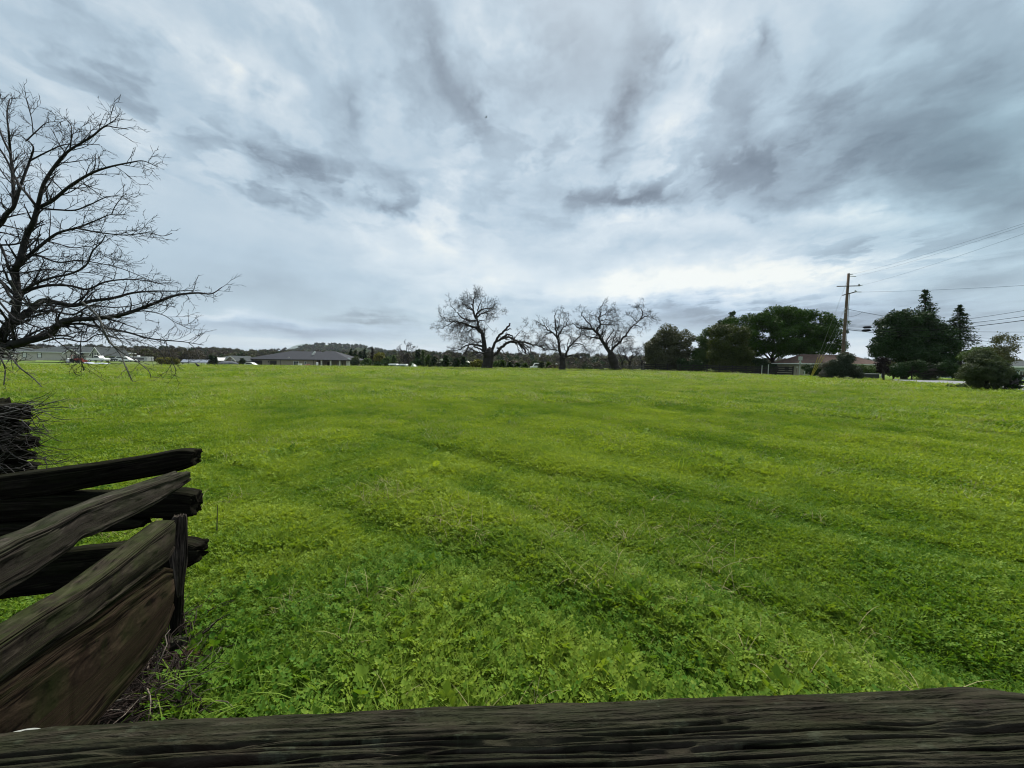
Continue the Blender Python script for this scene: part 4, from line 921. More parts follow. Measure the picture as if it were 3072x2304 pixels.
def leafy(label, Y, ells, leafm, seed, n=9000, size=0.16, pk=40, pr=(0.5, 1.0), trunk=None, base_py=1110, group=None, cat='tree', name='leafy_tree', limbs=None, depth=1.0, bottom=-1.0, squash=0.75, shell=0.45, bark=None):
    rg = np.random.default_rng(seed); E = []
    for (cx, cy, rx, ry) in ells:
        c = P(cx, cy, Y + rg.normal() * 0.3); s = c[1] / FPX * 1.0
        E.append((c, (rx * s, rx * s * depth * 0.8, ry * s)))
    bx_ = trunk[0][0] if trunk else ells[0][0]; b = P(bx_, base_py, Y)
    zg = float(height(b[0], b[1])); b[2] = zg
    root = thing(name, label, cat, (b[0], b[1], b[2]), 0, group)
    C, R = puffs(rg, E, pk, pr[0], pr[1], squash, bottom)
    v, f = leaf_cloud(rg, C, R, n, size, shell=shell)
    k_ = v[:, 2] < zg; v[k_, 2] = zg + 0.02
    o = link('crown', mesh_np('crown', v, f, leafm), root)
    tt = Tubes()
    if trunk:
        p = smooth_path([P(x, y, Y) if i else np.array([P(x, y, Y)[0], Y, zg - 0.1]) for i, (x, y, r) in enumerate(trunk)], 3); rd = np.interp(np.linspace(0, 1, len(p)), np.linspace(0, 1, len(trunk)), [t[2] for t in trunk]); tt.add(p, rd, 9)
    for L_ in (limbs or []):
        p = smooth_path([P(x, y, Y) for x, y in L_[0]], 3); tt.add(p, np.linspace(L_[1], L_[1] * 0.4, len(p)), 6)
    st = P(bx_, min(base_py, ells[0][1] + ells[0][3] * 0.4), Y)
    for i in range(0, len(C), max(1, len(C) // 24)):
        mid = (st + C[i]) / 2 + rg.normal(size=3) * 0.15; mid[2] -= 0.1
        tt.add(smooth_path([st, mid, C[i]], 3), np.linspace(0.07, 0.02, 7) * (1 if not trunk else trunk[-1][2] / 0.2), 4)
    if not trunk: tt.add(np.array([[b[0], b[1], zg - 0.05], st * 0.5 + np.array([b[0], b[1], zg]) * 0.5, st]), [0.09, 0.07, 0.05], 6)
    link('trunk', tt.mesh('trunk', bark or BO), root)
    return root
L_pine = leaf_mat('pine_needles', (0.015, 0.042, 0.006), (0.056, 0.108, 0.012), 0.12, 0.5)
L_dark = leaf_mat('dark_evergreen', (0.011, 0.029, 0.009), (0.036, 0.066, 0.019), 0.12, 0.5)
L_olive = leaf_mat('olive_leaf', (0.045, 0.055, 0.026), (0.11, 0.11, 0.060), 0.2, 0.6)
L_mid = leaf_mat('mid_green_leaf', (0.034, 0.066, 0.016), (0.085, 0.130, 0.034), 0.2, 0.6)
L_grey = leaf_mat('grey_green_leaf', (0.042, 0.055, 0.036), (0.090, 0.105, 0.070), 0.2, 0.8)
L_yel = leaf_mat('yellow_green_leaf', (0.08, 0.085, 0.015), (0.19, 0.18, 0.04), 0.25, 0.8)
L_purp = leaf_mat('dark_purple_leaf', (0.012, 0.009, 0.010), (0.028, 0.020, 0.022), 0.1, 0.8)
L_brown = leaf_mat('brown_haze', (0.038, 0.033, 0.024), (0.080, 0.068, 0.048), 0.15, 0.05)
G_R = 'evergreen trees behind the board fence'
leafy('mixed olive and brown bushy tree at the left end of the dark board fence', 78, [(1990, 1085, 50, 28), (2050, 1095, 40, 20), (1990, 1045, 48, 48), (2040, 1040, 42, 58), (2015, 1085, 60, 25), (1962, 1060, 26, 40), (2010, 1002, 30, 22)], L_olive, 101, 34000, .19, 130, (.8, 1.5), [(2010, 1116, .3), (2008, 1090, .26), (2005, 1060, .2)], 1116, G_R)
leafy('loose green tree with sky gaps between the bushy olive tree and the full green tree', 76, [(2110, 1092, 26, 22), (2112, 1040, 26, 40), (2122, 1008, 18, 24), (2098, 1070, 20, 22)], L_mid, 102, 13000, .18, 60, (.6, 1.1), [(2106, 1118, .2), (2108, 1090, .18), (2112, 1060, .12)], 1118, G_R, shell=.3)
leafy('full mid green tree with brownish tips in front of the umbrella pine', 70, [(2190, 1095, 60, 24), (2190, 1030, 55, 55), (2175, 1075, 55, 40), (2215, 1065, 36, 40), (2165, 990, 24, 22), (2200, 990, 30, 22)], leaf_mat('bronze_green_leaf', (0.026, 0.042, 0.011), (0.085, 0.100, 0.026), 0.2, 0.5), 103, 40000, .18, 150, (.7, 1.4), [(2178, 1122, .25), (2178, 1090, .2), (2180, 1060, .15)], 1122, G_R)
leafy('thin-topped dark cedar rising between the mid green tree and the umbrella pine', 84, [(2192, 945, 12, 16), (2187, 972, 22, 14), (2162, 968, 8, 8), (2205, 958, 10, 6), (2195, 1000, 26, 22)], L_dark, 104, 2600, .20, 26, (.35, .6), [(2192, 1118, .3), (2192, 1040, .2), (2192, 935, .05)], 1118, G_R, shell=.2)
PB = mat('pine_bark', (0.045, 0.032, 0.026), .9, .3, 2, .6, 6)
leafy('very wide dark umbrella pine with a flat clumpy crown and fan of limbs', 74, [(2320, 960, 120, 40), (2250, 985, 90, 48), (2400, 985, 110, 55), (2345, 1005, 130, 50), (2470, 985, 62, 40), (2440, 962, 62, 22), (2290, 955, 60, 26), (2355, 945, 60, 22), (2490, 1030, 38, 30), (2225, 1025, 60, 30), (2170, 965, 20, 14), (2350, 1035, 100, 24), (2430, 1035, 70, 28), (2400, 1010, 90, 40), (2330, 1054, 105, 13), (2440, 1052, 62, 13), (2360, 1045, 90, 18), (2440, 1042, 70, 20), (2215, 1045, 50, 28)], L_pine, 105, 80000, .19, 210, (.8, 1.7), [(2318, 1122, .42), (2320, 1095, .36), (2316, 1070, .30), (2330, 1040, .22)], 1122, G_R, squash=.62, shell=.55,
      limbs=[([(2316, 1085), (2290, 1060), (2255, 1035)], .2), ([(2316, 1095), (2270, 1075), (2235, 1070)], .14), ([(2318, 1080), (2350, 1055), (2400, 1040)], .22), ([(2316, 1075), (2300, 1050), (2290, 1020)], .16), ([(2300, 1078), (2262, 1062), (2235, 1048)], .10), ([(2305, 1090), (2280, 1088), (2245, 1082)], .09)], bark=PB)
leafy('low dark drooping branches and bushes under the umbrella pine', 71, [(2330, 1108, 50, 12), (2260, 1095, 50, 22), (2210, 1100, 40, 20), (2300, 1105, 40, 14)], L_dark, 106, 16000, .16, 60, (.6, 1.1), None, 1122, cat='shrub', name='shrub')
leafy('dark round shrub between the olive tree and the green tree at the fence', 73, [(2058, 1095, 24, 20), (2095, 1098, 16, 18)], L_dark, 107, 9000, .16, 30, (.6, 1.0), None, 1118, cat='shrub', name='shrub')
leafy('dark dome-shaped stone pine right of the utility pole', 52, [(2730, 980, 92, 50), (2690, 1010, 60, 50), (2790, 1010, 70, 55), (2740, 1040, 110, 60), (2650, 1040, 26, 40), (2720, 955, 60, 22), (2820, 1060, 50, 55), (2800, 1095, 60, 40), (2720, 1095, 40, 30)], L_dark, 108, 60000, .15, 190, (.5, 1.1), [(2712, 1132, .4), (2712, 1090, .32), (2715, 1040, .25)], 1132, G_R, shell=.5, limbs=[([(2712, 1090), (2680, 1060), (2640, 1030)], .12), ([(2712, 1080), (2760, 1050), (2800, 1030)], .14)])
def conifer(label, px, top, base, halfw, Y, lm, seed, n=5000, size=.14, tiers=24, droop=.25, group=None, lean=0, gap=0.0, name='conifer', full=0.25):
    rg = np.random.default_rng(seed); b = P(px, base, Y); zg = float(height(b[0], b[1])); b[2] = zg; t = P(px + lean, top, Y)
    root = thing(name, label, 'tree', (b[0], b[1], zg), 0, group); H = t[2] - zg; R = halfw * 1.5 * Y / FPX
    tt = Tubes(); ax = lambda f: b + (t - b) * f
    tt.add(np.array([ax(0), ax(.4), ax(.8), ax(1.0)]), [H * .020, H * .015, H * .007, .012], 7); Cs, Ns, Ds = [], [], []
    nb = 0
    tiers = int(tiers * 1.7)
    tl = max(3, n // (tiers * 5))
    for i in range(tiers):
        f = full * 0.15 + (1 - full * 0.15) * (i + rg.random() * .6) / tiers
        rad = R * (1 - f) ** 0.85 * (0.75 + .4 * rg.random()) + 0.05
        for k in range(6 if i < tiers * .8 else 4):
            if rg.random() < gap: continue
            a = rg.random() * 2 * PI; L_ = rad * (.7 + .5 * rg.random()); p0 = ax(f)
            p1 = p0 + np.array([math.cos(a), math.sin(a), -droop * (1 - .6 * f)]) * L_; pm = (p0 + p1) / 2 + np.array([0, 0, .06 * L_])
            br = smooth_path([p0, pm, p1 + np.array([0, 0, .08 * L_])], 3); tt.add(br, np.linspace(.03, .008, len(br)) * (H / 8), 3)
            u = rg.random(tl) ** .7; q_ = p0[None] * (1 - u[:, None]) + p1[None] * u[:, None]; q_[:, 2] += .10 * L_ * np.sin(u * PI)
            sw = (0.10 + .22 * u * (1 - u) * 4) * L_ * .5
            q_ += np.stack([-math.sin(a) * rg.normal(size=tl) * sw, math.cos(a) * rg.normal(size=tl) * sw, rg.normal(size=tl) * .05 * L_ - .04 * L_], 1)
            Cs.append(q_)
    Cs = np.vstack(Cs); n2 = len(Cs); N = unit(rg.normal(size=(n2, 3)) * .5 + [0, 0, .9]); D = unit(np.cross(N, rg.normal(size=(n2, 3))))
    sz = size * (.6 + .8 * rg.random(n2)); v, f = leaflets(Cs, D, N, sz * 1.8, sz * .8, .1); v[:, 2] = np.maximum(v[:, 2], zg + .01)
    link('crown', mesh_np('crown', v, f, lm), root); link('trunk', tt.mesh('trunk', BO), root); return root
conifer('tall cedar whose tiered top stands above the dome-shaped pine', 2776, 868, 1130, 62, 60, L_dark, 201, 5200, .17, 26, .15, G_R, gap=.12)
conifer('slender pointed spruce right of the dome-shaped pine', 2880, 914, 1136, 56, 55, L_dark, 202, 8000, .14, 34, .2, G_R, gap=.08)
conifer('small grey-green cone-shaped tree on the lawn across the road', 2786, 1088, 1137, 22, 47, L_grey, 203, 4200, .08, 22, .25, None, name='small_conifer')
leafy('dark purple shrub on a short stem at the roadside left of the road', 38, [(2650, 1092, 15, 18), (2648, 1112, 10, 12)], L_purp, 109, 2600, .09, 20, (.2, .42), [(2650, 1146, .10), (2650, 1125, .10), (2650, 1105, .07)], 1146, cat='shrub', name='shrub')
leafy('dark clipped shrubs in shade below the dome-shaped pine', 46, [(2735, 1105, 28, 28), (2700, 1112, 22, 22), (2830, 1105, 34, 30), (2865, 1110, 26, 26)], L_dark, 110, 12000, .11, 50, (.3, .7), None, 1137, cat='shrub', name='shrub')
leafy('low hedge behind the road under the pine', 48, [(2680, 1118, 22, 12), (2665, 1105, 16, 20)], L_olive, 111, 3000, .10, 20, (.25, .5), None, 1136, cat='shrub', name='shrub')
leafy('big loose grey-green bush beside the road at the right edge', 25.5, [(2955, 1105, 58, 40), (2925, 1122, 40, 34), (2992, 1115, 38, 38), (2950, 1075, 40, 22), (2980, 1144, 42, 18), (2930, 1152, 34, 10)], leaf_mat('bush_leaf', (0.030, 0.046, 0.024), (0.10, 0.120, 0.062), 0.2, 1.6), 112, 46000, .05, 190, (.16, .40), [(2960, 1170, .12), (2960, 1140, .1), (2960, 1110, .08)], 1170, cat='shrub', name='bush', shell=.35)
leafy('dark lumpy end of the bush row at the right edge', 24.6, [(3038, 1140, 16, 22), (3030, 1160, 18, 12)], L_dark, 113, 5000, .05, 30, (.12, .28), None, 1172, cat='shrub', name='bush')
leafy('rounded green tree behind the big bush at the right', 40, [(2930, 1068, 34, 24), (2965, 1060, 40, 20), (3000, 1075, 30, 24)], L_mid, 114, 12000, .09, 50, (.3, .6), None, 1140, G_R)
leafy('airy tall shrub with scattered leaves above the big bush', 27, [(3010, 1040, 34, 36), (3035, 1060, 24, 34), (3000, 1015, 22, 12), (3040, 1020, 12, 10), (3050, 1080, 12, 22)], L_olive, 115, 2600, .06, 60, (.15, .4), [(3015, 1165, .05), (3015, 1100, .04), (3012, 1050, .02)], 1165, cat='shrub', name='shrub', shell=.1)
leafy('spreading juniper bush growing round the foot of the utility pole', 43, [(2528, 1090, 32, 26), (2512, 1113, 30, 18), (2558, 1115, 34, 18), (2536, 1070, 22, 14)], leaf_mat('juniper_leaf', (0.022, 0.036, 0.024), (0.075, 0.090, 0.060), 0.15, .8), 116, 18000, .08, 90, (.25, .55), None, 1137, cat='shrub', name='bush')
leafy('dark bush in the shade of the house porch', 60, [(2432, 1105, 28, 20), (2452, 1112, 20, 14)], L_dark, 117, 6000, .10, 30, (.3, .6), None, 1128, cat='shrub', name='bush')
leafy('low hedge in front of the brown-roofed house', 50, [(2600, 1113, 36, 10), (2570, 1108, 20, 14), (2620, 1110, 18, 8)], L_mid, 118, 5000, .09, 30, (.25, .5), None, 1128, cat='shrub', name='shrub')
leafy('tangle of pale dead brush piled left of the pole bush', 44, [(2478, 1100, 14, 18), (2488, 1118, 20, 16), (2465, 1122, 10, 10)], leaf_mat('dead_brush', (0.10, 0.092, 0.075), (0.20, 0.185, 0.155), 0.1, 1.5), 119, 5000, .08, 30, (.2, .45), None, 1136, cat='dead brush', name='brush_pile')
leafy('small hedge along the front of the big bush by the road', 27.5, [(2870, 1158, 30, 5), (2900, 1160, 24, 6)], L_mid, 120, 1800, .05, 20, (.1, .2), None, 1163, cat='shrub', name='shrub')

# ------------------------------------------------------------------ road at the right
asph = mat('asphalt', (0.20, 0.205, 0.215), 0.85, 0.18, 2.0, 0.4, 60)
nr = [G(2655, 1142.5), G(2760, 1150.0), G(2885, 1158.5), G(3072, 1178), G(3300, 1210)]
fr = [G(2655, 1139.0), G(2760, 1140.5), G(2885, 1144.5), G(3072, 1157), G(3300, 1172)]
nr = smooth_path(nr, 6); fr = smooth_path(fr, 6)
V = np.vstack([nr, fr]); k_ = len(nr); V[:, 2] = height(V[:, 0], V[:, 1]) + 0.03
vm = []
for i in range(k_): vm += [V[i], V[k_ + i]]
rd_ = link('road', mesh_np('road', np.array(vm), np.array([[2 * i, 2 * i + 2, 2 * i + 3, 2 * i + 1] for i in range(k_ - 1)]), asph)); tag(rd_, 'grey asphalt road', kind='structure')
mb = MB(); wl = []
for i in range(k_):
    a, b_ = V[i], V[k_ + i]; wl += [a + (b_ - a) * 0.93 + [0, 0, .004], a + (b_ - a) * 0.955 + [0, 0, .004]]
link('road_marking', mesh_np('road_marking', np.array(wl), np.array([[2 * i, 2 * i + 2, 2 * i + 3, 2 * i + 1] for i in range(k_ - 1)]), mat('road_paint', (0.6, 0.6, 0.58), .8, .1, 3)), rd_)

# ------------------------------------------------------------------ hills and far wood
def ridge(name, pts, Y, depth, mt, label, seed, kind='structure', rough=3.0):
    n = 120; p = smooth_path([P(x, y, Y) for x, y in pts], 8); n = len(p)
    rows = []
    for j, f in enumerate(np.linspace(0, 1, 14)):
        q_ = p.copy(); q_[:, 1] = Y - depth * (1 - f); q_[:, 0] = p[:, 0] * (q_[:, 1] / Y)
        s = f ** 1.3; q_[:, 2] = -3 + (p[:, 2] + 3) * s + (fbm(q_[:, 0] / (depth * .12), q_[:, 1] / (depth * .12), s=seed) - .5) * rough * s * (1 if j < 13 else 0.4)
        rows.append(q_)
    for f in (1.3, 2.0):
        q_ = p.copy(); q_[:, 1] = Y + depth * (f - 1); q_[:, 0] *= q_[:, 1] / Y; q_[:, 2] = p[:, 2] - (p[:, 2] + 3) * (f - 1) * 0.9; rows.append(q_)
    V = np.vstack(rows); m_ = len(rows); I, J = np.meshgrid(np.arange(m_ - 1), np.arange(n - 1), indexing='ij')
    F = np.stack([I * n + J, I * n + J + 1, (I + 1) * n + J + 1, (I + 1) * n + J], -1).reshape(-1, 4)
    o = link(name, mesh_np(name, V, F, mt, True)); tag(o, label, kind=kind); return o, rows
def hill_mat(name, stops, sc_):
    mt = bpy.data.materials.new(name); mt.use_nodes = True; q = NT(mt.node_tree); pos = q.n('ShaderNodeNewGeometry').outputs['Position']
    c = q.ramp(q.noise(pos, sc_, 8, 0.7), stops, 'LINEAR'); b = q.n('ShaderNodeBsdfPrincipled'); q.put(b.inputs['Base Color'], c); b.inputs['Roughness'].default_value = 1; b.inputs['Specular IOR Level'].default_value = 0
    bn = q.n('ShaderNodeBump'); bn.inputs['Distance'].default_value = 0.3 / sc_; bn.inputs['Strength'].default_value = 1; q.put(bn.inputs['Height'], q.noise(pos, sc_ * 2, 8, .75)); q.put(b.inputs['Normal'], bn.outputs[0])
    q.nt.links.new(b.outputs[0], q.n('ShaderNodeOutputMaterial').inputs[0]); return mt
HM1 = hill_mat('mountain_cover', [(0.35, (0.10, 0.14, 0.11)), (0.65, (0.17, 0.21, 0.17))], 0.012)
HM2 = hill_mat('wooded_hill', [(0.38, (0.020, 0.030, 0.014)), (0.52, (0.040, 0.052, 0.026)), (0.62, (0.10, 0.11, 0.06)), (0.72, (0.13, 0.14, 0.075))], 0.03)
HM3 = hill_mat('low_wood_floor', [(0.35, (0.022, 0.026, 0.014)), (0.6, (0.045, 0.046, 0.028))], 0.05)
ridge('mountain', [(700, 1068), (780, 1062), (850, 1050), (885, 1037), (912, 1032), (925, 1031), (940, 1034), (955, 1034), (985, 1042), (1040, 1052), (1120, 1066)], 5200, 1500, HM1, 'far pale mountain behind the wooded hill', 5, rough=20)
hill, _ = ridge('hill', [(600, 1066), (720, 1060), (800, 1056), (850, 1051), (900, 1044), (940, 1038), (985, 1035), (1040, 1039), (1090, 1042), (1130, 1047), (1160, 1055), (1250, 1062), (1400, 1066), (1600, 1072)], 1300, 520, HM2, 'wooded hill with clearings behind the dark roofed house', 6, rough=7)
lh, _ = ridge('low_hills', [(-900, 1022), (-400, 1030), (0, 1042), (200, 1047), (400, 1050), (560, 1053), (760, 1062), (1000, 1066), (1250, 1064), (1500, 1068), (1750, 1074), (2000, 1082), (2300, 1088), (2700, 1092), (3200, 1096), (4000, 1106)], 520, 260, HM3, 'low wooded rise along the horizon', 7, rough=2.5)
# trees covering the rise, drawn as one wood; separate small trees in front are things of their own
wood_src = bpy.data.collections.new('wood_prototypes'); rg = np.random.default_rng(77)
for i in range(5):
    E = [((0, 0, 3.6), (2.6, 2.6, 2.2)), ((1.0, .6, 4.6), (1.6, 1.6, 1.4)), ((-1.2, -.4, 3.0), (1.8, 1.8, 1.6))]
    C, R = puffs(rg, E, 26, .5, 1.1); v, f = leaf_cloud(rg, C, R, 520 if i < 3 else 300, .52 if i < 3 else .34)
    f2 = np.array([[0, 1, 2]]) + len(v); v = np.vstack([v, [[-.15, 0, 0], [.15, 0, 0], [0, 0, 3.5]]]); f = np.vstack([f, f2])
    wood_src.objects.link(bpy.data.objects.new('%d_wood_tree' % i, mesh_np('wood_tree', v, f, [L_dark, L_olive, L_brown, L_brown, L_mid][i])))
gi2 = ng.copy(); gi2.name = 'wood_scatter'
for n_ in gi2.nodes:
    if n_.type == 'COLLECTION_INFO': n_.inputs['Collection'].default_value = wood_src
def wood(name, label, pts, sizes, idx, seed):
    n = len(pts); rg = np.random.default_rng(seed); me = bpy.data.meshes.new(name); me.vertices.add(n); me.vertices.foreach_set('co', np.asarray(pts, np.float32).ravel())
    for nm, t, dt, key in (('rot', 'FLOAT_VECTOR', np.stack([np.zeros(n), np.zeros(n), rg.random(n) * 6.28], 1).astype(np.float32).ravel(), 'vector'), ('scl', 'FLOAT_VECTOR', np.repeat(np.asarray(sizes), 3).reshape(-1, 3).astype(np.float32).ravel(), 'vector'), ('idx', 'INT', np.asarray(idx, np.int32), 'value'), ('tint', 'FLOAT', rg.random(n).astype(np.float32), 'value')):
        a = me.attributes.new(nm, t, 'POINT'); a.data.foreach_set(key, dt)
    o = link(name, me); tag(o, label, kind='stuff'); md = o.modifiers.new('scatter', 'NODES'); md.node_group = gi2; return o
def band_pts(n, x0, x1, Y0, Y1, rg, base):
    px = x0 + (x1 - x0) * rg.random(n); Y = Y0 + (Y1 - Y0) * rg.random(n); f = (Y - Y0) / (Y1 - Y0)
    return np.array([[P(a, 1090, b)[0], b, base(b, a)] for a, b in zip(px, Y)])
rg = np.random.default_rng(78)
dg_ = bpy.context.evaluated_depsgraph_get(); dg_.update()
def on(o, pts):
    out = []
    from mathutils.bvhtree import BVHTree
    me = o.data; bv = BVHTree.FromPolygons([v.co[:] for v in me.vertices], [p.vertices[:] for p in me.polygons])
    for p in pts:
        h = bv.ray_cast(Vector((p[0], p[1], 3000)), Vector((0, 0, -1)))
        if h[0] is not None: out.append([p[0], p[1], max(h[0].z, -2.5) - 0.3])
        else: out.append([p[0], p[1], -2.2])
    return np.array(out)
p_ = on(lh, band_pts(2600, -700, 3700, 270, 540, rg, lambda b, a: 0)); wood('distant_wood', 'mixed oak wood covering the low rise along the horizon', p_, (0.7 + .7 * rg.random(len(p_))), rg.choice([0, 1, 2, 3, 2, 1], len(p_)), 1)
p_ = on(hill, band_pts(2600, 560, 1700, 800, 1330, rg, lambda b, a: 0)); keep = fbm(p_[:, 0] / 60, p_[:, 1] / 110, s=8) > .45; p_ = p_[keep]
wood('hill_trees', 'scattered trees on the wooded hill', p_, (1.0 + .9 * rg.random(len(p_))), rg.choice([0, 1, 0, 1, 2], len(p_)), 2)
p_ = band_pts(420, -300, 600, 165, 250, rg, lambda b, a: -1.7); keep = (p_[:, 1] > 190) | (p_[:, 0] < -190) | (rg.random(len(p_)) < .4); p_ = p_[keep]
wood('near_wood', 'brownish leafless wood behind the left houses', p_, (.75 + .55 * rg.random(len(p_))), rg.choice([3, 2, 3, 2, 1], len(p_)), 3)
p_ = band_pts(420, 1050, 1960, 170, 260, rg, lambda b, a: -3.0); wood('middle_wood', 'brownish trees and scrub beyond the field in the middle', p_, (.45 + .5 * rg.random(len(p_))), rg.choice([3, 2, 3, 2, 1, 0], len(p_)), 4)
# towers on the mountain are below a pixel and left out; single trees in front of the wood
mid = [  # kind, px, top, base, half width, Y, material, label
    ('c', 1053, 1046, 1100, 9, 150, L_dark, 'dark pointed conifer directly right of the dark-roofed house'), ('c', 1066, 1052, 1101, 8, 150, L_dark, 'second dark conifer right of the dark-roofed house, slightly shorter'),
    ('c', 1081, 1055, 1102, 9, 148, L_dark, 'broad dark conifer in the middle of the group right of the dark-roofed house'), ('c', 1094, 1048, 1102, 9, 150, L_dark, 'tallest conifer of the group between house and yellow-green tree'),
    ('c', 1117, 1044, 1103, 7, 155, L_brown, 'thin brownish conifer left of the yellow-green tree'),
    ('l', 1064, 1073, 1102, 10, 120, L_grey, 'small pale grey-green tree beside the house corner'), ('l', 1136, 1060, 1103, 20, 125, L_yel, 'yellow-green tree brighter than all trees around it'),
    ('l', 1098, 1076, 1103, 16, 120, L_mid, 'green round tree left of the yellow-green tree'), ('l', 1160, 1074, 1103, 14, 122, L_mid, 'green round tree right of the yellow-green tree'),
    ('c', 1182, 1068, 1103, 12, 118, L_mid, 'green pyramidal conifer above the first parked camper'), ('l', 1226, 1058, 1104, 30, 160, L_brown, 'wide brown leafless tree mass right of the campers'),
    ('c', 1250, 1049, 1104, 6, 150, L_dark, 'left one of the twin dark spires rising above the treeline'), ('c', 1257, 1048, 1104, 6, 150, L_dark, 'right one of the twin dark spires rising above the treeline'), ('c', 1269, 1052, 1104, 8, 148, L_mid, 'blunt green conifer right of the twin spires'),
    ('c', 1284, 1068, 1106, 11, 100, L_mid, 'green conifer with narrow top, left of the pale tank'), ('c', 1302, 1072, 1107, 14, 98, L_dark, 'dark broad conifer in front of the pale tank'),
    ('c', 1338, 1068, 1108, 14, 96, L_dark, 'dark conifer between the pale tank and the white shed'), ('c', 1368, 1076, 1108, 13, 92, L_dark, 'bushy dark conifer left below the broken oak crown'), ('c', 1390, 1072, 1107, 9, 96, L_dark, 'slim dark conifer directly left of the white shed'),
    ('l', 1434, 1082, 1107, 20, 90, L_yel, 'olive yellow round tree left of the broken oak trunk'), ('l', 1494, 1086, 1108, 14, 92, L_mid, 'round green bush right of the broken oak trunk'),
    ('c', 1508, 1084, 1108, 9, 90, L_mid, 'conifer with thin top right of the broken oak'), ('c', 1530, 1090, 1109, 9, 88, L_dark, 'small conifer in front of the red-roofed far house'), ('c', 1553, 1091, 1109, 9, 88, L_dark, 'small dark conifer right of the white box'),
    ('c', 1575, 1094, 1110, 8, 86, L_mid, 'smallest bushy conifer midway between the oaks'), ('c', 1624, 1088, 1110, 9, 88, L_grey, 'grey-green conifer right of the white car'), ('c', 1647, 1091, 1111, 8, 86, L_mid, 'small conifer left of the middle oak trunk'),
    ('l', 1252, 1082, 1106, 18, 100, L_dark, 'dark shrub mass behind the rightmost white tent roof'), ('l', 1322, 1090, 1108, 14, 96, L_grey, 'pale grey bush below the pale tank'), ('l', 1410, 1095, 1108, 16, 92, L_dark, 'dark low bush in front of the white shed'),
    ('l', 1120, 1090, 1103, 26, 105, L_dark, 'dark low hedge left of the campers'), ('l', 1660, 1104, 1112, 14, 84, leaf_mat('brown_scrub', (.07, .055, .04), (.13, .11, .08), .1, 1.0), 'brownish scrub beside the middle oak trunk'),
    ('l', 1758, 1098, 1112, 16, 84, L_grey, 'pale thorny bush right of the middle oak trunk'),
    ('l', 492, 1075, 1094, 14, 110, L_yel, 'olive-yellow shrub at the left of the solar panels'), ('l', 520, 1078, 1094, 12, 108, L_yel, 'smaller olive-yellow shrub touching the solar panels'),
    ('c', 634, 1066, 1093, 7, 116, L_dark, 'dark conifer left of the grey-roofed house'), ('c', 645, 1072, 1094, 6, 114, L_dark, 'short dark conifer against the grey-roofed house wall'), ('c', 727, 1076, 1095, 8, 118, L_dark, 'dark conifer between the tan gable and the dark-roofed house'),
    ('l', 430, 1048, 1082, 40, 165, L_olive, 'olive tree mass right of the trailer'), ('l', 560, 1060, 1084, 40, 170, L_brown, 'brown bare tree mass above the solar panels'),
]
for i, (kd, px, top, bs, hw, Y, lm, lab) in enumerate(mid):
    if kd == 'c': conifer(lab, px, top, bs, hw, Y, lm, 300 + i, 900, .34, 16, .2, 'small trees beyond the field', name='conifer')
    else: leafy(lab, Y, [(px, (top + bs) / 2 - 1, hw, (bs - top) / 2), (px + hw * .3, top + (bs - top) * .35, hw * .6, (bs - top) * .35)], lm, 300 + i, 1500, .34, 26, (.35, .9), None, bs, 'small trees beyond the field', name='small_tree')
for (x0, y0, h_, lab) in [(1245, 1100, 0, ''), ]: pass
oak('bare round-headed tree standing above the wood at the centre left', (1218, 1100), 175, [([(1218, 1070), (1205, 1050), (1195, 1040)], .25, 0), ([(1218, 1068), (1220, 1045), (1218, 1035)], .25, 0), ([(1219, 1068), (1235, 1050), (1242, 1042)], .22, 0), ([(1218, 1070), (1228, 1048), (1232, 1036)], .2, 0)], [(1218, 1103, .5), (1218, 1085, .4), (1218, 1068, .35)], 81, .5, tw=.05, group='small trees beyond the field', lens=(5, 3, 1.6), wig=.2, crooked=.1)

# ------------------------------------------------------------------ houses
WALLB = mat('beige_stucco', (0.40, 0.36, 0.28), .9, .08, .6); WALLT = mat('tan_stucco', (0.30, 0.26, 0.20), .9, .08, .6)
WALLG = mat('light_siding', (0.50, 0.46, 0.41), .85, .06, 1.0); GREYR = mat('grey_shingle', (0.042, 0.052, 0.052), .9, .25, 2.0, .3, 8); DARKR = mat('charcoal_shingle', (0.026, 0.029, 0.036), .9, .25, 2.0, .3, 8)
BROWNR = mat('brown_shingle', (0.100, 0.062, 0.046), .9, .25, 2.0, .4, 8); WHITE = mat('white_paint', (0.78, 0.78, 0.76), .6, .05, 2); GLASS = mat('window_glass', (0.03, 0.035, 0.04), .12, .2, 1, spec=.6)
DARKD = mat('dark_door', (0.035, 0.028, 0.024), .7, .2, 2); REDB = mat('red_paint', (0.22, 0.035, 0.025), .6, .3, 2); FASC = mat('dark_fascia', (0.03, 0.03, 0.032), .6, .1, 2); BLACK = mat('black_rubber', (0.015, 0.015, 0.016), .7, .2, 4)
TRIMB = mat('cream_trim', (0.62, 0.60, 0.52), .7, .06, 2); STONE = mat('ledge_stone', (0.14, 0.11, 0.09), .9, .4, 3)
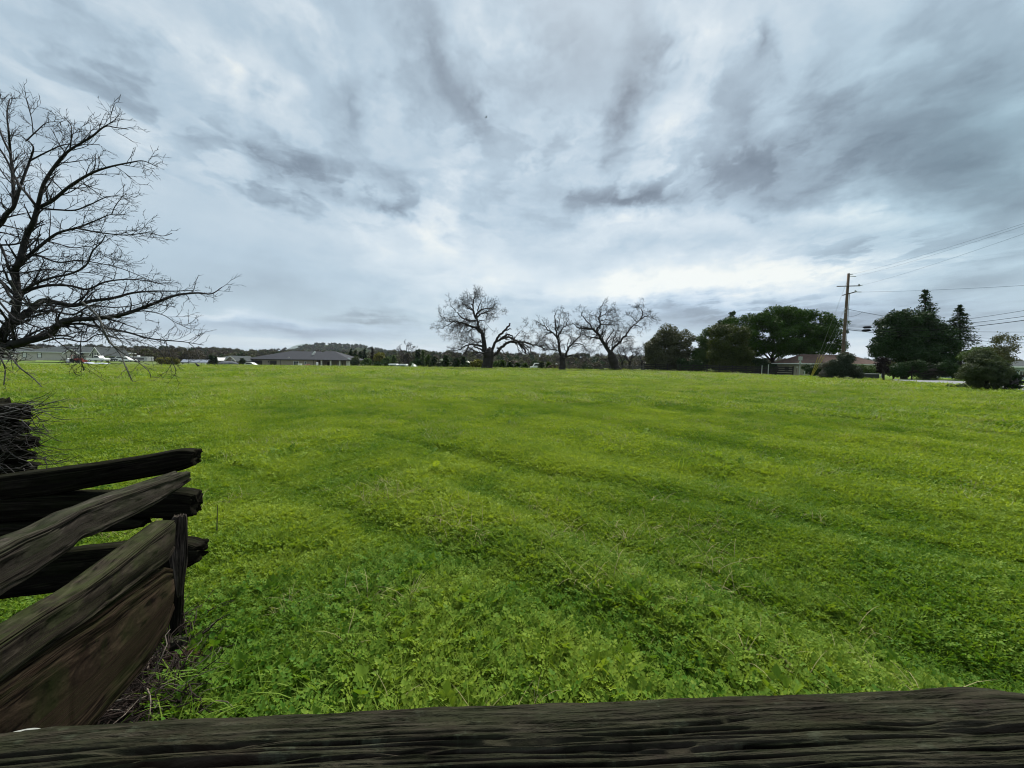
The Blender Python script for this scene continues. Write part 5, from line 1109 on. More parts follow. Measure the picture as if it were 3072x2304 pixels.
class House:
    """front wall stands at depth Y, everything given in photo pixels measured on that front plane"""
    def __init__(s, name, label, px0, px1, Y, zb, rot=0, cat='house', group=None):
        s.Y = Y; s.zb = zb; s.x0, s.x1 = X(px0, Y), X(px1, Y); s.root = thing(name, label, cat, ((s.x0 + s.x1) / 2, Y, zb), 0, group)
    def x(s, px): return X(px, s.Y)
    def wall(s, px0, px1, top, depth, mt, dy=0, name='wall'):
        a, b = s.x(px0), s.x(px1); return MB().box(((a + b) / 2, s.Y + dy + depth / 2, (s.zb + top) / 2), (b - a, depth, top - s.zb)).build(name, mt, s.root)
    def hip(s, px0, px1, ez, rz, depth, mt, r0, r1, over=.5, dy=0, name='roof', th=.22):
        a, b = s.x(px0) - over * 0, s.x(px1); y0, y1 = s.Y + dy - over, s.Y + dy + depth + over; ym = (y0 + y1) / 2; ra, rb = s.x(r0), s.x(r1)
        v = [(a, y0, ez), (b, y0, ez), (b, y1, ez), (a, y1, ez), (ra, ym, rz), (rb, ym, rz), (a, y0, ez - th), (b, y0, ez - th), (b, y1, ez - th), (a, y1, ez - th)]
        r = MB().add(v, [(0, 1, 5, 4), (1, 2, 5), (2, 3, 4, 5), (3, 0, 4), (9, 8, 7, 6)]).build(name, mt, s.root)
        return r, v
    def fascia(s, v, mt, root=None, th=.2):
        m_ = MB(); a, b, c, d_ = v[0], v[1], v[2], v[3]
        m_.box(((a[0] + b[0]) / 2, a[1] - .02, a[2] - th / 2), (b[0] - a[0] + .08, .06, th)); m_.box((a[0] - .02, (a[1] + d_[1]) / 2, a[2] - th / 2), (.06, d_[1] - a[1], th)); m_.box((b[0] + .02, (b[1] + c[1]) / 2, a[2] - th / 2), (.06, c[1] - b[1], th))
        return m_.build('gutter', mt, root or s.root)
    def gable(s, px0, px1, ez, az_, y0, depth, mtw, mtr, trim, name='gable'):
        a, b = s.x(px0), s.x(px1); c = (a + b) / 2; yy = s.Y + y0
        w_ = MB().add([(a, yy, s.zb), (b, yy, s.zb), (b, yy, ez), (c, yy, az_), (a, yy, ez), (a, yy + depth, s.zb), (b, yy + depth, s.zb), (b, yy + depth, ez), (c, yy + depth, az_), (a, yy + depth, ez)], [(0, 1, 2, 3, 4), (1, 6, 7, 2), (5, 0, 4, 9), (9, 8, 7, 6, 5)]).build(name, mtw, s.root)
        o_ = .35; dz_ = (az_ - ez) / max(.1, c - a); m_ = MB()
        for sx, q_ in ((a, -1), (b, 1)):
            m_.add([(sx + q_ * o_, yy - .3, ez - dz_ * o_), (sx + q_ * o_, yy + depth, ez - dz_ * o_), (c, yy + depth, az_), (c, yy - .3, az_), (sx + q_ * o_, yy - .3, ez - dz_ * o_ + .14), (sx + q_ * o_, yy + depth, ez - dz_ * o_ + .14), (c, yy + depth, az_ + .14), (c, yy - .3, az_ + .14)], [(0, 1, 2, 3), (4, 7, 6, 5), (0, 3, 7, 4), (0, 4, 5, 1)])
        r = m_.build('roof', mtr, s.root)
        t_ = MB()
        for sx, q_ in ((a, -1), (b, 1)):
            t_.add([(sx + q_ * o_, yy - .34, ez - dz_ * o_ - .12), (c, yy - .34, az_ - .12), (c, yy - .34, az_ + .16), (sx + q_ * o_, yy - .34, ez - dz_ * o_ + .16), (sx + q_ * o_, yy - .29, ez - dz_ * o_ - .12), (c, yy - .29, az_ - .12), (c, yy - .29, az_ + .16), (sx + q_ * o_, yy - .29, ez - dz_ * o_ + .16)], [(0, 1, 2, 3), (4, 7, 6, 5), (0, 4, 5, 1), (3, 2, 6, 7)])
        t_.build('bargeboard', trim, r); return w_
    def window(s, px0, px1, z0, z1, y=0, nx=2, nz=2, fr=WHITE, gl=GLASS, name='window'):
        a, b = s.x(px0), s.x(px1); yy = s.Y + y - .03; m_ = MB(); t = .09
        m_.box(((a + b) / 2, yy, z0 + t / 2), (b - a, .1, t)).box(((a + b) / 2, yy, z1 - t / 2), (b - a, .1, t))
        for i in range(nx + 1):
            xx = a + t / 2 + (b - a - t) * i / nx; m_.box((xx, yy - .002, (z0 + z1) / 2), (t * (1 if i in (0, nx) else .7), .1, z1 - z0 - .004))
        for j in range(1, nz): m_.box(((a + b) / 2, yy - .001, z0 + (z1 - z0) * j / nz), (b - a - .01, .09, t * .6))
        w_ = m_.build(name, fr, s.root); MB().box(((a + b) / 2, yy + .02, (z0 + z1) / 2), (b - a - .04, .05, z1 - z0 - .04)).build('pane', gl, w_); return w_
    def door(s, px0, px1, z1, mt, y=0, name='door', z0=None):
        a, b = s.x(px0), s.x(px1); z0 = s.zb if z0 is None else z0
        o = MB().box(((a + b) / 2, s.Y + y - .02, (z0 + z1) / 2), (b - a, .12, z1 - z0)).build(name, mt, s.root)
        if b - a > 2:
            m_ = MB()
            for j in range(1, 4): m_.box(((a + b) / 2, s.Y + y - .085, z0 + (z1 - z0) * j / 4), (b - a - .1, .015, .03))
            m_.build('panel_groove', BLACK, o)
        else: MB().box((b - .12, s.Y + y - .1, z0 + 1.0), (.05, .06, .12)).build('handle', WHITE, o)
        return o
    def post(s, px, z1, w=.35, y=-2.2, mt=None):
        return MB().box((s.x(px), s.Y + y, (s.zb + z1) / 2), (w, w, z1 - s.zb)).build('post', mt or TRIMB, s.root)
# dark-roofed ranch house
Y = 128; zb = Z(1104, Y, 900); ez = Z(1078.5, Y, 900)
h = House('ranch_house', 'long beige ranch house under a wide charcoal hip roof, columned porch at its right', 745, 1045, Y, zb)
h.wall(746, 950, ez - .15, 13, WALLT); h.wall(951, 1046, ez - .15, 9.5, WALLT, 3.5, 'porch_wall')
r1, v1 = h.hip(736, 957, ez, Z(1052.5, Y, 900), 13, DARKR, 838, 935); h.fascia(v1, FASC, r1)
r2, v2 = h.hip(905, 1055, ez + .03, Z(1052.0, Y, 960), 13.4, DARKR, 950, 978, dy=-.4, name='roof'); h.fascia(v2, FASC, r2)
for px, py in ((944, 1054.5), (941, 1058), (938, 1061.5), (940, 1066)): 
    p = P(px, py + 2.0, Y + 3.2); MB().box((p[0], p[1], p[2]), (.35, .35, .7)).build('roof_vent', WHITE, r2)
p = P(866, 1072.5, Y + 1.0); MB().box((p[0], p[1], p[2]), (.5, .3, .3)).build('roof_vent', TRIMB, r1)
h.door(756, 787, ez - .5, DARKD, name='garage_door'); h.door(811, 830, ez - .5, DARKD, name='garage_door')
h.window(881, 896, zb + .35, ez - .55, 0, 2, 2); h.window(914, 919, zb + 1.2, ez - .6, 0, 1, 1)
h.door(967, 975, ez - .75, DARKD, 3.5); h.door(997, 1014, ez - .85, GLASS, 3.5, name='patio_door')
for a_ in (999.5, 1005.5, 1011): MB().box((h.x(a_), h.Y + 3.38, zb + 1.0), (.12, .05, 2.0)).build('door_frame', TRIMB, h.root)
h.door(1023, 1041, zb + 1.3, STONE, 3.5, 'stone_skirting')
for px in (965.5, 993, 1020, 1042, 1048): h.post(px, ez - .15, .45, -.1)
for px in (780, 808, 842, 941): MB().tube([(h.x(px), h.Y - .06, zb), (h.x(px), h.Y - .06, ez - .2)], .06, 6).build('downpipe', FASC, h.root)
MB().box((h.x(761), h.Y - .1, ez - .9), (.3, .15, .4)).build('wall_lamp', FASC, h.root); MB().box((h.x(806.5), h.Y - .1, ez - .9), (.3, .15, .4)).build('wall_lamp', FASC, h.root)
p = P(1046, 1077, Y); d_ = thing('satellite_dish', 'small white satellite dish on the right roof corner of the ranch house', 'satellite dish', tuple(p))
link('dish', (lambda m_: m_)(mesh_np('dish', *(lambda: (np.array([[p[0] + .4 * math.cos(t) * r, p[1] - .1 + .12 * r * r, p[2] + .4 * math.sin(t) * r] for r in (0.01, .5, 1.0) for t in np.linspace(0, 2 * PI, 13)[:-1]]), np.array([[i * 12 + j, i * 12 + (j + 1) % 12, (i + 1) * 12 + (j + 1) % 12, (i + 1) * 12 + j] for i in range(2) for j in range(12)])))(), WHITE, True)), d_)
MB().tube([(p[0], p[1], p[2]), (p[0], p[1] + .2, p[2] - .6)], .03, 5).build('mast', FASC, d_)
def boxthing(name, label, cat, px0, px1, py0, py1, Y, dep, mt, parts=(), group=None, mtr=None, dyb=0):
    a, b = X(px0, Y, (py0 + py1) / 2), X(px1, Y, (py0 + py1) / 2); pm = (px0 + px1) / 2; z0, z1 = Z(py1, Y, pm), Z(py0, Y, pm)
    root = thing(name, label, cat, ((a + b) / 2, Y, z0), 0, group)
    MB().box(((a + b) / 2, Y + dep / 2, (z0 + z1) / 2), (b - a, dep, z1 - z0)).build('body', mt, root, bevel=min(.08, (z1 - z0) / 6))
    return root, a, b, z0, z1
r, a, b, z0, z1 = boxthing('chest_freezer', 'white box-shaped outdoor unit under the ranch house window', 'outdoor unit', 893, 902, 1091, 1101.5, 124, 1.0, WHITE)
MB().box(((a + b) / 2, 124.5, z1 + .04), (b - a + .06, 1.06, .08)).build('lid', TRIMB, r)
r, a, b, z0, z1 = boxthing('meter_cabinet', 'pale cabinet on legs beside the first porch column', 'cabinet', 948, 953, 1087, 1096, 125.5, .5, WHITE)
for q_ in (a + .08, b - .08): MB().box((q_, 125.7, (z0 - .6) + .3), (.08, .08, .62)).build('leg', TRIMB, r)

def car(label, px, py, Y, L_=4.6, paint=WHITE, kind='sedan', flip=1, rz=0, name='parked_car', cat='car', group=None):
    """built round the origin then placed; long side faces the camera"""
    p = P(px, py, Y); z = p[2]; root = thing(name, label, cat, (p[0], Y, z), rz, group)
    H = {'sedan': 1.42, 'pickup': 1.85, 'suv': 1.75, 'van': 2.2}[kind]; wd = 1.8
    prof = {'sedan': [(-.5, .32), (-.5, .62), (-.47, .70), (-.22, .78), (.28, .80), (.46, .74), (.5, .60), (.5, .32)],
            'suv': [(-.5, .35), (-.5, .80), (-.46, .92), (-.25, .98), (.42, 1.0), (.5, .95), (.5, .35)],
            'pickup': [(-.5, .45), (-.5, .95), (-.47, 1.05), (-.2, 1.08), (.5, 1.08), (.5, .45)], 'van': [(-.5, .35), (-.5, .9), (-.42, 1.1), (.5, 1.1), (.5, .35)]}[kind]
    cab = {'sedan': [(-.24, .78), (-.10, 1.38), (.10, 1.42), (.20, 1.36), (.36, .80)], 'suv': [(-.27, .98), (-.14, 1.70), (.42, 1.75), (.48, .98)],
           'pickup': [(-.22, 1.08), (-.12, 1.80), (.10, 1.85), (.14, 1.08)], 'van': [(-.42, 1.1), (-.30, 2.1), (.48, 2.2), (.5, 1.1)]}[kind]
    def extr(pf, w_, mt, nm, inset=0):
        v, n = [], len(pf)
        for yy in (-w_ / 2, w_ / 2): v += [(x * L_ * flip, yy, zz) for x, zz in pf]
        f = [tuple(range(n)), tuple(range(2 * n - 1, n - 1, -1))] + [(i, i + n, (i + 1) % n + n, (i + 1) % n) for i in range(n)]
        m_ = MB(); m_.add(v, f); o = m_.build(nm, mt, None, bevel=.05); o.parent = root; return o
    bd = extr(prof, wd, paint, 'body'); cb = extr(cab, wd * .86, paint, 'cabin')
    cx = sum(c[0] for c in cab) / len(cab); cz = sum(c[1] for c in cab) / len(cab) + .03
    gl = extr([((c[0] - cx) * .86 + cx, (c[1] - cz) * .74 + cz) for c in cab], wd * .88, GLASS, 'side_window')
    for sx in (-.32, .32):
        for sy in (-1, 1):
            mb = MB(); mb.tube([(sx * L_ * flip, sy * (wd / 2 - .2), .33), (sx * L_ * flip, sy * (wd / 2 + .01), .33)], .33, 14); wl_ = mb.build('wheel', BLACK); wl_.parent = root
            mb = MB(); mb.tube([(sx * L_ * flip, sy * (wd / 2 + .011), .33), (sx * L_ * flip, sy * (wd / 2 + .03), .33)], .18, 10); rm = mb.build('rim', WHITE); rm.parent = wl_
    for sy in (-1, 1):
        mb = MB(); mb.box((-.492 * L_ * flip, sy * .62, .62 if kind == 'sedan' else .8), (.08, .3, .14)); hl = mb.build('headlight', GLASS); hl.parent = root
    return root
car('white sedan parked at the left end of the dark-roofed ranch house', 749, 1102.5, 108, 5.0, WHITE, 'sedan', 1)
car('white pickup parked in front of the white-trimmed gable, left of it', 296, 1085.5, 112, 5.2, WHITE, 'pickup', -1)
car('dark car parked right beside the white-trimmed gable', 342, 1084, 118, 4.6, mat('dark_car_paint', (.03, .03, .035), .3, .1, 1), 'sedan', 1)
car('first white van between the gable and the long trailer', 364, 1085, 118, 4.4, WHITE, 'suv', 1)
car('white car low behind the trailer hitch, partly behind hanging twigs', 384, 1086, 114, 4.2, WHITE, 'sedan', -1)
# long trailer with a dark window band
r, a, b, z0, z1 = boxthing('travel_trailer', 'long white and grey travel trailer with a dark window band', 'trailer', 384, 440, 1071, 1083, 120, 2.4, mat('trailer_grey', (.42, .42, .42), .5, .1, 1))
MB().box(((a + b) / 2 - .3, 119.96, (z0 + z1) / 2 + .12), ((b - a) * .82, .06, (z1 - z0) * .5)).build('window_band', GLASS, r)
MB().box(((a + b) / 2, 121.2, z1 + .06), ((b - a) * 1.0, 2.5, .14)).build('roof', WHITE, r)
MB().tube([(a + .9 * (b - a) / 2.2, 121, z1 + .1), (a + .9 * (b - a) / 2.2, 121, z1 + .55)], .35, 8).build('roof_dome', WHITE, r)
for q_ in (.45, .55): MB().tube([(a + (b - a) * q_, 119.9, z0 - .1), (a + (b - a) * q_, 120.2, z0 - .1)], .36, 12).build('wheel', BLACK, r)
# left house
Y = 124; zb = Z(1080.5, Y, 150); ez = Z(1055.5, Y, 150)
h = House('long_house', 'long pale house with a green-grey hip roof and white gutters behind the bare tree branches', 40, 345, Y, zb)
h.wall(64, 300, ez - .1, 11, WALLG)
r1, v1 = h.hip(56, 306, ez, Z(1037.5, Y, 150), 11, GREYR, 118, 250); h.fascia(v1, WHITE, r1)
h.gable(309, 339, Z(1064, Y, 324), Z(1044, Y, 324), -3.5, 9, mat('pale_green_siding', (.40, .43, .34), .8, .05, 1), GREYR, WHITE)
for a_, b_ in ((313, 318.5), (320.5, 326), (328, 333.5)): h.window(a_, b_, zb + .3, zb + 2.7, -3.55, 1, 1, TRIMB)
h.gable(206, 250, Z(1061, Y, 226), Z(1047, Y, 226), -1.0, 6, WALLG, GREYR, WHITE)
for a_, b_ in ((70, 82.5), (114, 127)):
    w_ = h.window(a_, b_, zb + .75, ez - .35, 0, 1, 3, FASC, WHITE)
h.window(232, 244, zb + .4, ez - .9, -1.05, 2, 2, TRIMB)
for i, (a_, b_) in enumerate([(80, 95), (96, 112), (140, 160)]): pass
h2 = House('small_annex', 'small white-trimmed outbuilding at the extreme left edge beyond the long house', -60, 48, 132, Z(1080, 132, 0))
h2.gable(-40, 46, Z(1058, 132, 0), Z(1040, 132, 0), 0, 8, WALLG, GREYR, WHITE); h2.window(2, 14, h2.zb + .8, h2.zb + 2.0, 0, 2, 1, WHITE)
r, a, b, z0, z1 = boxthing('white_cabinet', 'white cabinet beside the small outbuilding at the left edge', 'cabinet', 25, 38, 1062, 1077, 126, 1, WHITE); MB().box(((a + b) / 2, 125.97, (z0 + z1) / 2), (.06, .05, (z1 - z0) * .9)).build('door_gap', FASC, r)
# things in the left yard
def lump(name, label, cat, px0, px1, py0, py1, Y, mt, seed, dep=1.5, kind=None, n=24):
    a, b = P(px0, py1, Y), P(px1, py1, Y); c = (a + b) / 2; H = Z(py0, Y, (px0 + px1) / 2) - c[2]; rx = (b[0] - a[0]) / 2
    th = np.linspace(0, 2 * PI, n + 1)[:-1]; V = []
    for j, f in enumerate(np.linspace(0, 1, 8)):
        rr_ = math.cos(f * PI / 2) ** .6; zz_ = math.sin(f * PI / 2)
        k = 1 + .35 * (fbm(np.cos(th) * 1.6 + f, np.sin(th) * 1.6, s=seed) - .5) * 2
        V.append(np.stack([c[0] + rx * rr_ * np.cos(th) * k, Y + dep * rr_ * np.sin(th) * k, c[2] - .05 + H * zz_ * (1 + .25 * (fbm(np.cos(th) * 2, np.sin(th) * 2, s=seed + 3) - .5))], 1))
    V = np.vstack(V); F = np.array([[i * n + j, i * n + (j + 1) % n, (i + 1) * n + (j + 1) % n, (i + 1) * n + j] for i in range(7) for j in range(n)])
    o = link(name, mesh_np(name, V, F, mt, False)); tag(o, label, cat, kind=kind); return o
lump('white_sack', 'white lumpy sack standing left of the red tractor', 'sack', 202, 214, 1075, 1087.5, 112, WHITE, 1, .6)
p = P(232, 1088, 112); tr_ = thing('tractor', 'red garden tractor beside a white sack in the left yard', 'tractor', tuple(p))
def tpart(nm, mt, f): 
    mb = MB(); f(mb); mb.v = [(x + p[0], y + p[1], z + p[2]) for x, y, z in mb.v]; return mb.build(nm, mt, tr_)
tpart('body', REDB, lambda m_: m_.box((.7, 0, .95), (1.5, .8, .7), top=(.9, .9))); tpart('fender', REDB, lambda m_: m_.box((-.7, 0, .9), (1.2, 1.3, .5), top=(.7, 1))); tpart('seat', BLACK, lambda m_: m_.box((-.6, 0, 1.35), (.45, .5, .45)))
tpart('frame', REDB, lambda m_: (m_.tube([(-1.1, -.5, 1.0), (-1.1, -.5, 2.0), (-1.1, .5, 2.0), (-1.1, .5, 1.0)], .06, 6)))
for sx, rr_ in ((-.75, .62), (1.0, .38)):
    for sy in (-.62, .62): tpart('wheel', BLACK, lambda m_, sx=sx, sy=sy, rr_=rr_: m_.tube([(sx, sy - .13, rr_), (sx, sy + .13, rr_)], rr_, 14))
tpart('loader', REDB, lambda m_: m_.box((2.0, 0, .5), (.5, 1.5, .7), top=(.6, 1))); tpart('steering_wheel', BLACK, lambda m_: m_.tube([(-.1, -.15, 1.55), (-.02, .15, 1.6)], .16, 10))
TARP = mat('blue_white_tarp', (.50, .54, .62), .5, .3, .7); lump('tarp', 'pale blue-white tarp spread over a low heap in the left yard', 'tarp', 272, 336, 1088, 1097.5, 100, TARP, 4, 1.2)
lump('tarp', 'flat bluish-white sheet lying left of the bigger tarp', 'tarp', 250, 285, 1086, 1092, 106, TARP, 6, 1.0)
lump('gravel_heap', 'dark grey heap in front of the grey-roofed house', 'heap', 656, 712, 1083.5, 1098, 100, mat('gravel', (.085, .09, .10), .9, .4, 3, .6, 12), 8, 2.0)
lump('soil_mound', 'flat dark mound of debris in the grass in front of the broken oak', 'mound', 1442, 1484, 1107.5, 1112.0, 63, mat('bare_soil', (.035, .030, .024), .95, .4, 5, .6, 20), 9, .8)
# solar panels
Y = 106; pan = mat('solar_cell', (.38, .40, .46), .25, .15, 1, spec=.5)
sp_root = thing('solar_array', 'long ground-mounted row of pale solar panels on a dark frame', 'solar panels', tuple(P(580, 1094, Y)))
for i in range(8):
    a, b_ = X(541 + i * 10.1, Y), X(550.6 + i * 10.1, Y); z1_, z0_ = Z(1078.5, Y, 580), Z(1087, Y, 580)
    m_ = MB(); m_.add([(a, Y, z0_), (b_, Y, z0_), (b_, Y + .9, z1_), (a, Y + .9, z1_), (a, Y + .03, z0_ - .05), (b_, Y + .03, z0_ - .05), (b_, Y + .93, z1_ - .05), (a, Y + .93, z1_ - .05)], [(0, 1, 2, 3), (7, 6, 5, 4), (0, 4, 5, 1), (1, 5, 6, 2), (2, 6, 7, 3), (3, 7, 4, 0)])
    m_.build('panel', pan, sp_root)
m_ = MB()
for i in range(5): xx = X(543 + i * 19, Y); m_.box((xx, Y + .5, (Z(1096, Y, 580) + Z(1084, Y, 580)) / 2), (.1, .1, 1.2))
m_.box((X(580, Y), Y + .45, Z(1087.5, Y, 580) - .08), (X(622, Y) - X(540, Y), .1, .1)); m_.build('frame', FASC, sp_root)
# grey-roofed house with a tan gable wing
Y = 122; zb = Z(1095.5, Y, 680); h = House('grey_roofed_house', 'grey hip-roofed house with a tan gable wing, left of the ranch house', 646, 722, Y, zb)
h.wall(640, 692, Z(1082, Y, 670), 9, WALLG); r1, v1 = h.hip(634, 706, Z(1082, Y, 670), Z(1066.5, Y, 670), 9, GREYR, 655, 684); h.fascia(v1, TRIMB, r1)
h.gable(692, 721, Z(1082, Y, 706), Z(1069, Y, 706), -2, 9, mat('tan_siding', (.26, .22, .18), .85, .08, 1), GREYR, TRIMB); h.window(710, 717, zb + .9, zb + 1.9, -2.05, 2, 1)
h.gable(649, 672, Z(1081, Y, 660), Z(1074, Y, 660), -2.5, 5, WALLG, mat('pale_roof', (.5, .5, .48), .8, .1, 1), WHITE)
for px in (650, 671): h.post(px, Z(1081, Y, 660), .25, -4.5, WHITE)
# white sheds, campers and far things between the trees
Y = 112
for (x0, x1, y0, y1, lab) in [(1166, 1188, 1092, 1104.5, 'white camper with grey lower half parked under the green pyramidal conifer'), (1198, 1217, 1093, 1104.5, 'second white camper, right of the first, half hidden by bushes')]:
    r, a, b, z0, z1 = boxthing('camper', lab, 'camper', x0, x1, y0 + 2, y1, Y, 2.4, mat('camper_grey', (.33, .35, .37), .6, .1, 1)); MB().box(((a + b) / 2, Y + 1.2, z1 + .1), (b - a + .25, 2.6, .34), top=(.9, .9)).build('roof', WHITE, r)
    MB().box(((a + b) / 2, Y - .03, (z0 + z1) / 2 + .15), ((b - a) * .6, .05, .4)).build('window', GLASS, r)
def shed(name, label, px0, px1, eave, apex, base, Y, mtw, mtr, cat='shed', dep=3):
    h = House(name, label, px0, px1, Y, Z(base, Y, px0), cat=cat); h.gable(px0, px1, Z(eave, Y, px0), Z(apex, Y, px0), 0, dep, mtw, mtr, mtr); h.door(px0 + (px1 - px0) * .35, px0 + (px1 - px0) * .65, h.zb + 1.5, TRIMB, -.02); return h
shed('white_shed', 'small white gabled shed left of the broken oak trunk', 1395, 1407, 1089.5, 1084, 1100, 104, WHITE, TRIMB)
shed('tent', 'pointed white tent roof right of the second camper', 1230, 1247, 1104, 1094.5, 1107, 96, WHITE, WHITE, 'tent')
h = House('red_roofed_house', 'far white house with a dull red hip roof between the oaks', 1510, 1562, 240, Z(1101, 240, 1530)); h.wall(1520, 1530, Z(1090, 240, 1530), 8, WHITE); h.wall(1531, 1556, Z(1090, 240, 1530), 8, WALLT)
h.hip(1512, 1566, Z(1089.5, 240, 1530), Z(1083.5, 240, 1530), 8, mat('dull_red_roof', (.11, .06, .055), .9, .2, 1), 1526, 1548); h.window(1522, 1528, h.zb + .8, h.zb + 2, -.02)
shed('tall_tank', 'pale narrow tower-like tank between two conifers', 1322, 1328, 1079, 1077.5, 1092, 140, TRIMB, TRIMB, 'tank', 1)
r, a, b, z0, z1 = boxthing('utility_trailer', 'small white box trailer right of the red-roofed far house', 'trailer', 1539, 1548, 1098, 1107, 100, 1.5, WHITE); MB().box(((a + b) / 2, 99.97, z0 + .5), ((b - a) * .8, .05, .2)).build('window', GLASS, r); MB().tube([((a + b) / 2, 99.9, z0), ((a + b) / 2, 100.2, z0)], .25, 10).build('wheel', BLACK, r)
car('white car standing between the two middle oaks', 1608, 1111, 92, 2.9, WHITE, 'suv', 1)
for i, (px, lab) in enumerate([(1670, 'left one of two tiny white sheds far behind the middle oak'), (1677, 'right one of two tiny white sheds far behind the middle oak')]):
    shed('far_shed', lab, px - 2.2, px + 2.2, 1092.5, 1091, 1098, 190, WHITE, WHITE, dep=2)
# red barrow and white bags in front of the ranch house
r, a, b, z0, z1 = boxthing('red_cart', 'low dark red cart by the ranch house wall', 'cart', 913, 926, 1093.5, 1101, 122, 1.0, REDB)
for q_ in (a + .3, b - .3): MB().tube([(q_, 121.9, z0), (q_, 122.1, z0)], .25, 10).build('wheel', BLACK, r)
lump('white_bags', 'first white bag heap right of the red cart', 'bags', 922, 931, 1096, 1102, 121, WHITE, 14, .6); lump('white_bags', 'second white bag heap near the porch corner', 'bags', 935, 944, 1097, 1102, 121, WHITE, 15, .6)
lump('planter_pot', 'dark barrel-shaped planter between two white bag heaps', 'planter', 930, 936, 1094, 1102, 121, FASC, 16, .4)
# brown-roofed house at the right
Y = 64; zb = -.75; ez = Z(1092.5, Y, 2600); h = House('brown_roofed_house', 'low house with a faded brown hip roof behind the utility pole', 2340, 2650, Y, zb)
h.wall(2400, 2636, ez - .1, 5.5, WALLB); r1, v1 = h.hip(2388, 2648, ez, Z(1062.5, Y, 2500), 5.5, BROWNR, 2440, 2592); h.fascia(v1, WHITE, r1, .16)
MB().box((h.x(2400) - .03, Y + 3, zb + 1.7), (.1, .9, .7)).build('window', FASC, h.root); h.window(2588, 2597, zb + .9, ez - .5, 0, 1, 2, FASC); h.window(2478, 2495, zb + .9, ez - .5, 0, 2, 1, TRIMB)
h.post(2617, ez - .1, .22, -.6, WHITE); h.post(2638, ez - .1, .22, -.6, WHITE); MB().box((h.x(2578), Y + 3.0, Z(1061.5, Y, 2578)), (.9, .7, .8)).build('chimney', STONE, r1)
# white rail and low dark wall in front of it
w0, w1 = X(2556, 47), X(2642, 47); lw = thing('low_wall', 'low dark wall with a pale top rail in front of the brown-roofed house', 'wall', ((w0 + w1) / 2, 47, 0))
MB().box(((w0 + w1) / 2, 47.2, .22), (w1 - w0, .25, .75)).build('wall', FASC, lw); MB().box(((w0 + w1) / 2, 47.2, .63), (w1 - w0 + .1, .34, .07)).build('top_rail', mat('weathered_white', (.38, .38, .38), .8, .2, 3), lw)
# orange-brown shed roof seen above the fence
h = House('rusty_shed', 'small shed with a rusty red roof between the trees behind the board fence', 2068, 2096, 86, Z(1112, 86, 2080), cat='shed'); h.wall(2068, 2096, Z(1093, 86, 2080), 4, mat('orange_wall', (.12, .055, .025), .8, .2, 1)); h.hip(2064, 2099, Z(1092, 86, 2080), Z(1079, 86, 2080), 4, mat('rusty_roof', (.24, .13, .10), .8, .25, 1), 2074, 2090); h.door(2078, 2086, h.zb + 1.9, DARKD)
# pale building at the far right edge
Y = 60; h = House('pale_building', 'pale blue-white building with a flat grey roof cut by the right picture edge', 3030, 3250, Y, -.9); h.wall(3020, 3260, Z(1100, Y, 3060), 9, mat('pale_blue_wall', (.36, .42, .43), .8, .06, .5)); r1, v1 = h.hip(3010, 3270, Z(1099, Y, 3060), Z(1082, Y, 3060), 9, GREYR, 3040, 3230); h.fascia(v1, WHITE, r1); h.window(3058, 3080, .3, 1.2, 0, 2, 1, TRIMB)
shed('back_shed', 'tiny white-roofed shelter deep under the dome-shaped pine', 2806, 2822, 1113, 1111.5, 1135, 50, DARKD, WHITE, 'shelter', 2)

# ------------------------------------------------------------------ board fences
def board_fence(label, A, B, h_, nb, step, mt, group=None, posts_up=.1, name='board_fence', gate=None, bh=.15):
    A, B = np.array(A, float), np.array(B, float); L_ = np.linalg.norm(B[:2] - A[:2]); n = max(1, int(round(L_ / step))); ang = math.atan2(B[1] - A[1], B[0] - A[0])
    root = thing(name, label, 'fence', tuple(A), 0, group); shared = {}
    for i in range(n + 1):
        p = A + (B - A) * i / n; z = float(height(p[0], p[1])); hh = h_ * (1 + random.uniform(-.03, .04)) + posts_up
        MB().box((p[0], p[1], z + hh / 2 - .05), (.13, .13, hh + .1), ang).build('post', mt, root)
    for i in range(n):
        p, q_ = A + (B - A) * i / n, A + (B - A) * (i + 1) / n; zp, zq = float(height(p[0], p[1])), float(height(q_[0], q_[1])); nv = np.array([math.sin(ang), -math.cos(ang), 0]) * .09
        for j in range(nb):
            zz = h_ * (j + .62) / (nb) - .02; m_ = MB(); t = bh / 2; s1, s2 = random.uniform(-.025, .025), random.uniform(-.025, .025)
            v = []
            for (pt, zb_, s_) in ((p, zp, s1), (q_, zq, s2)):
                for oy in (0, 1):
                    o_ = nv * (1 + oy * .35); v += [(pt[0] + o_[0], pt[1] + o_[1], zb_ + zz + s_ - t), (pt[0] + o_[0], pt[1] + o_[1], zb_ + zz + s_ + t)]
            m_.add(v, [(0, 1, 3, 2), (4, 6, 7, 5), (0, 4, 5, 1), (2, 3, 7, 6), (1, 5, 7, 3), (0, 2, 6, 4)]); m_.build('board', mt, root)
    return root
BF = mat('dark_fence_board', (.016, .014, .013), .8, .35, 3); BG = mat('grey_fence_board', (.085, .080, .075), .9, .35, 2)
board_fence('dark four-board fence running below the trees behind the field', (*G(1932, 1113.5)[:2], 0), (*G(2120, 1119)[:2], 0), 1.45, 4, 2.4, BF)
board_fence('dark close-boarded section of the fence in front of the umbrella pine', (*G(2121, 1119)[:2], 0), (*G(2378, 1128)[:2], 0), 1.42, 5, 2.4, BF, bh=.2)
board_fence('low grey weathered rail fence leading left from the dark fence', (*G(1800, 1112)[:2], 0), (*G(1931, 1114)[:2], 0), 1.15, 3, 2.2, BG)
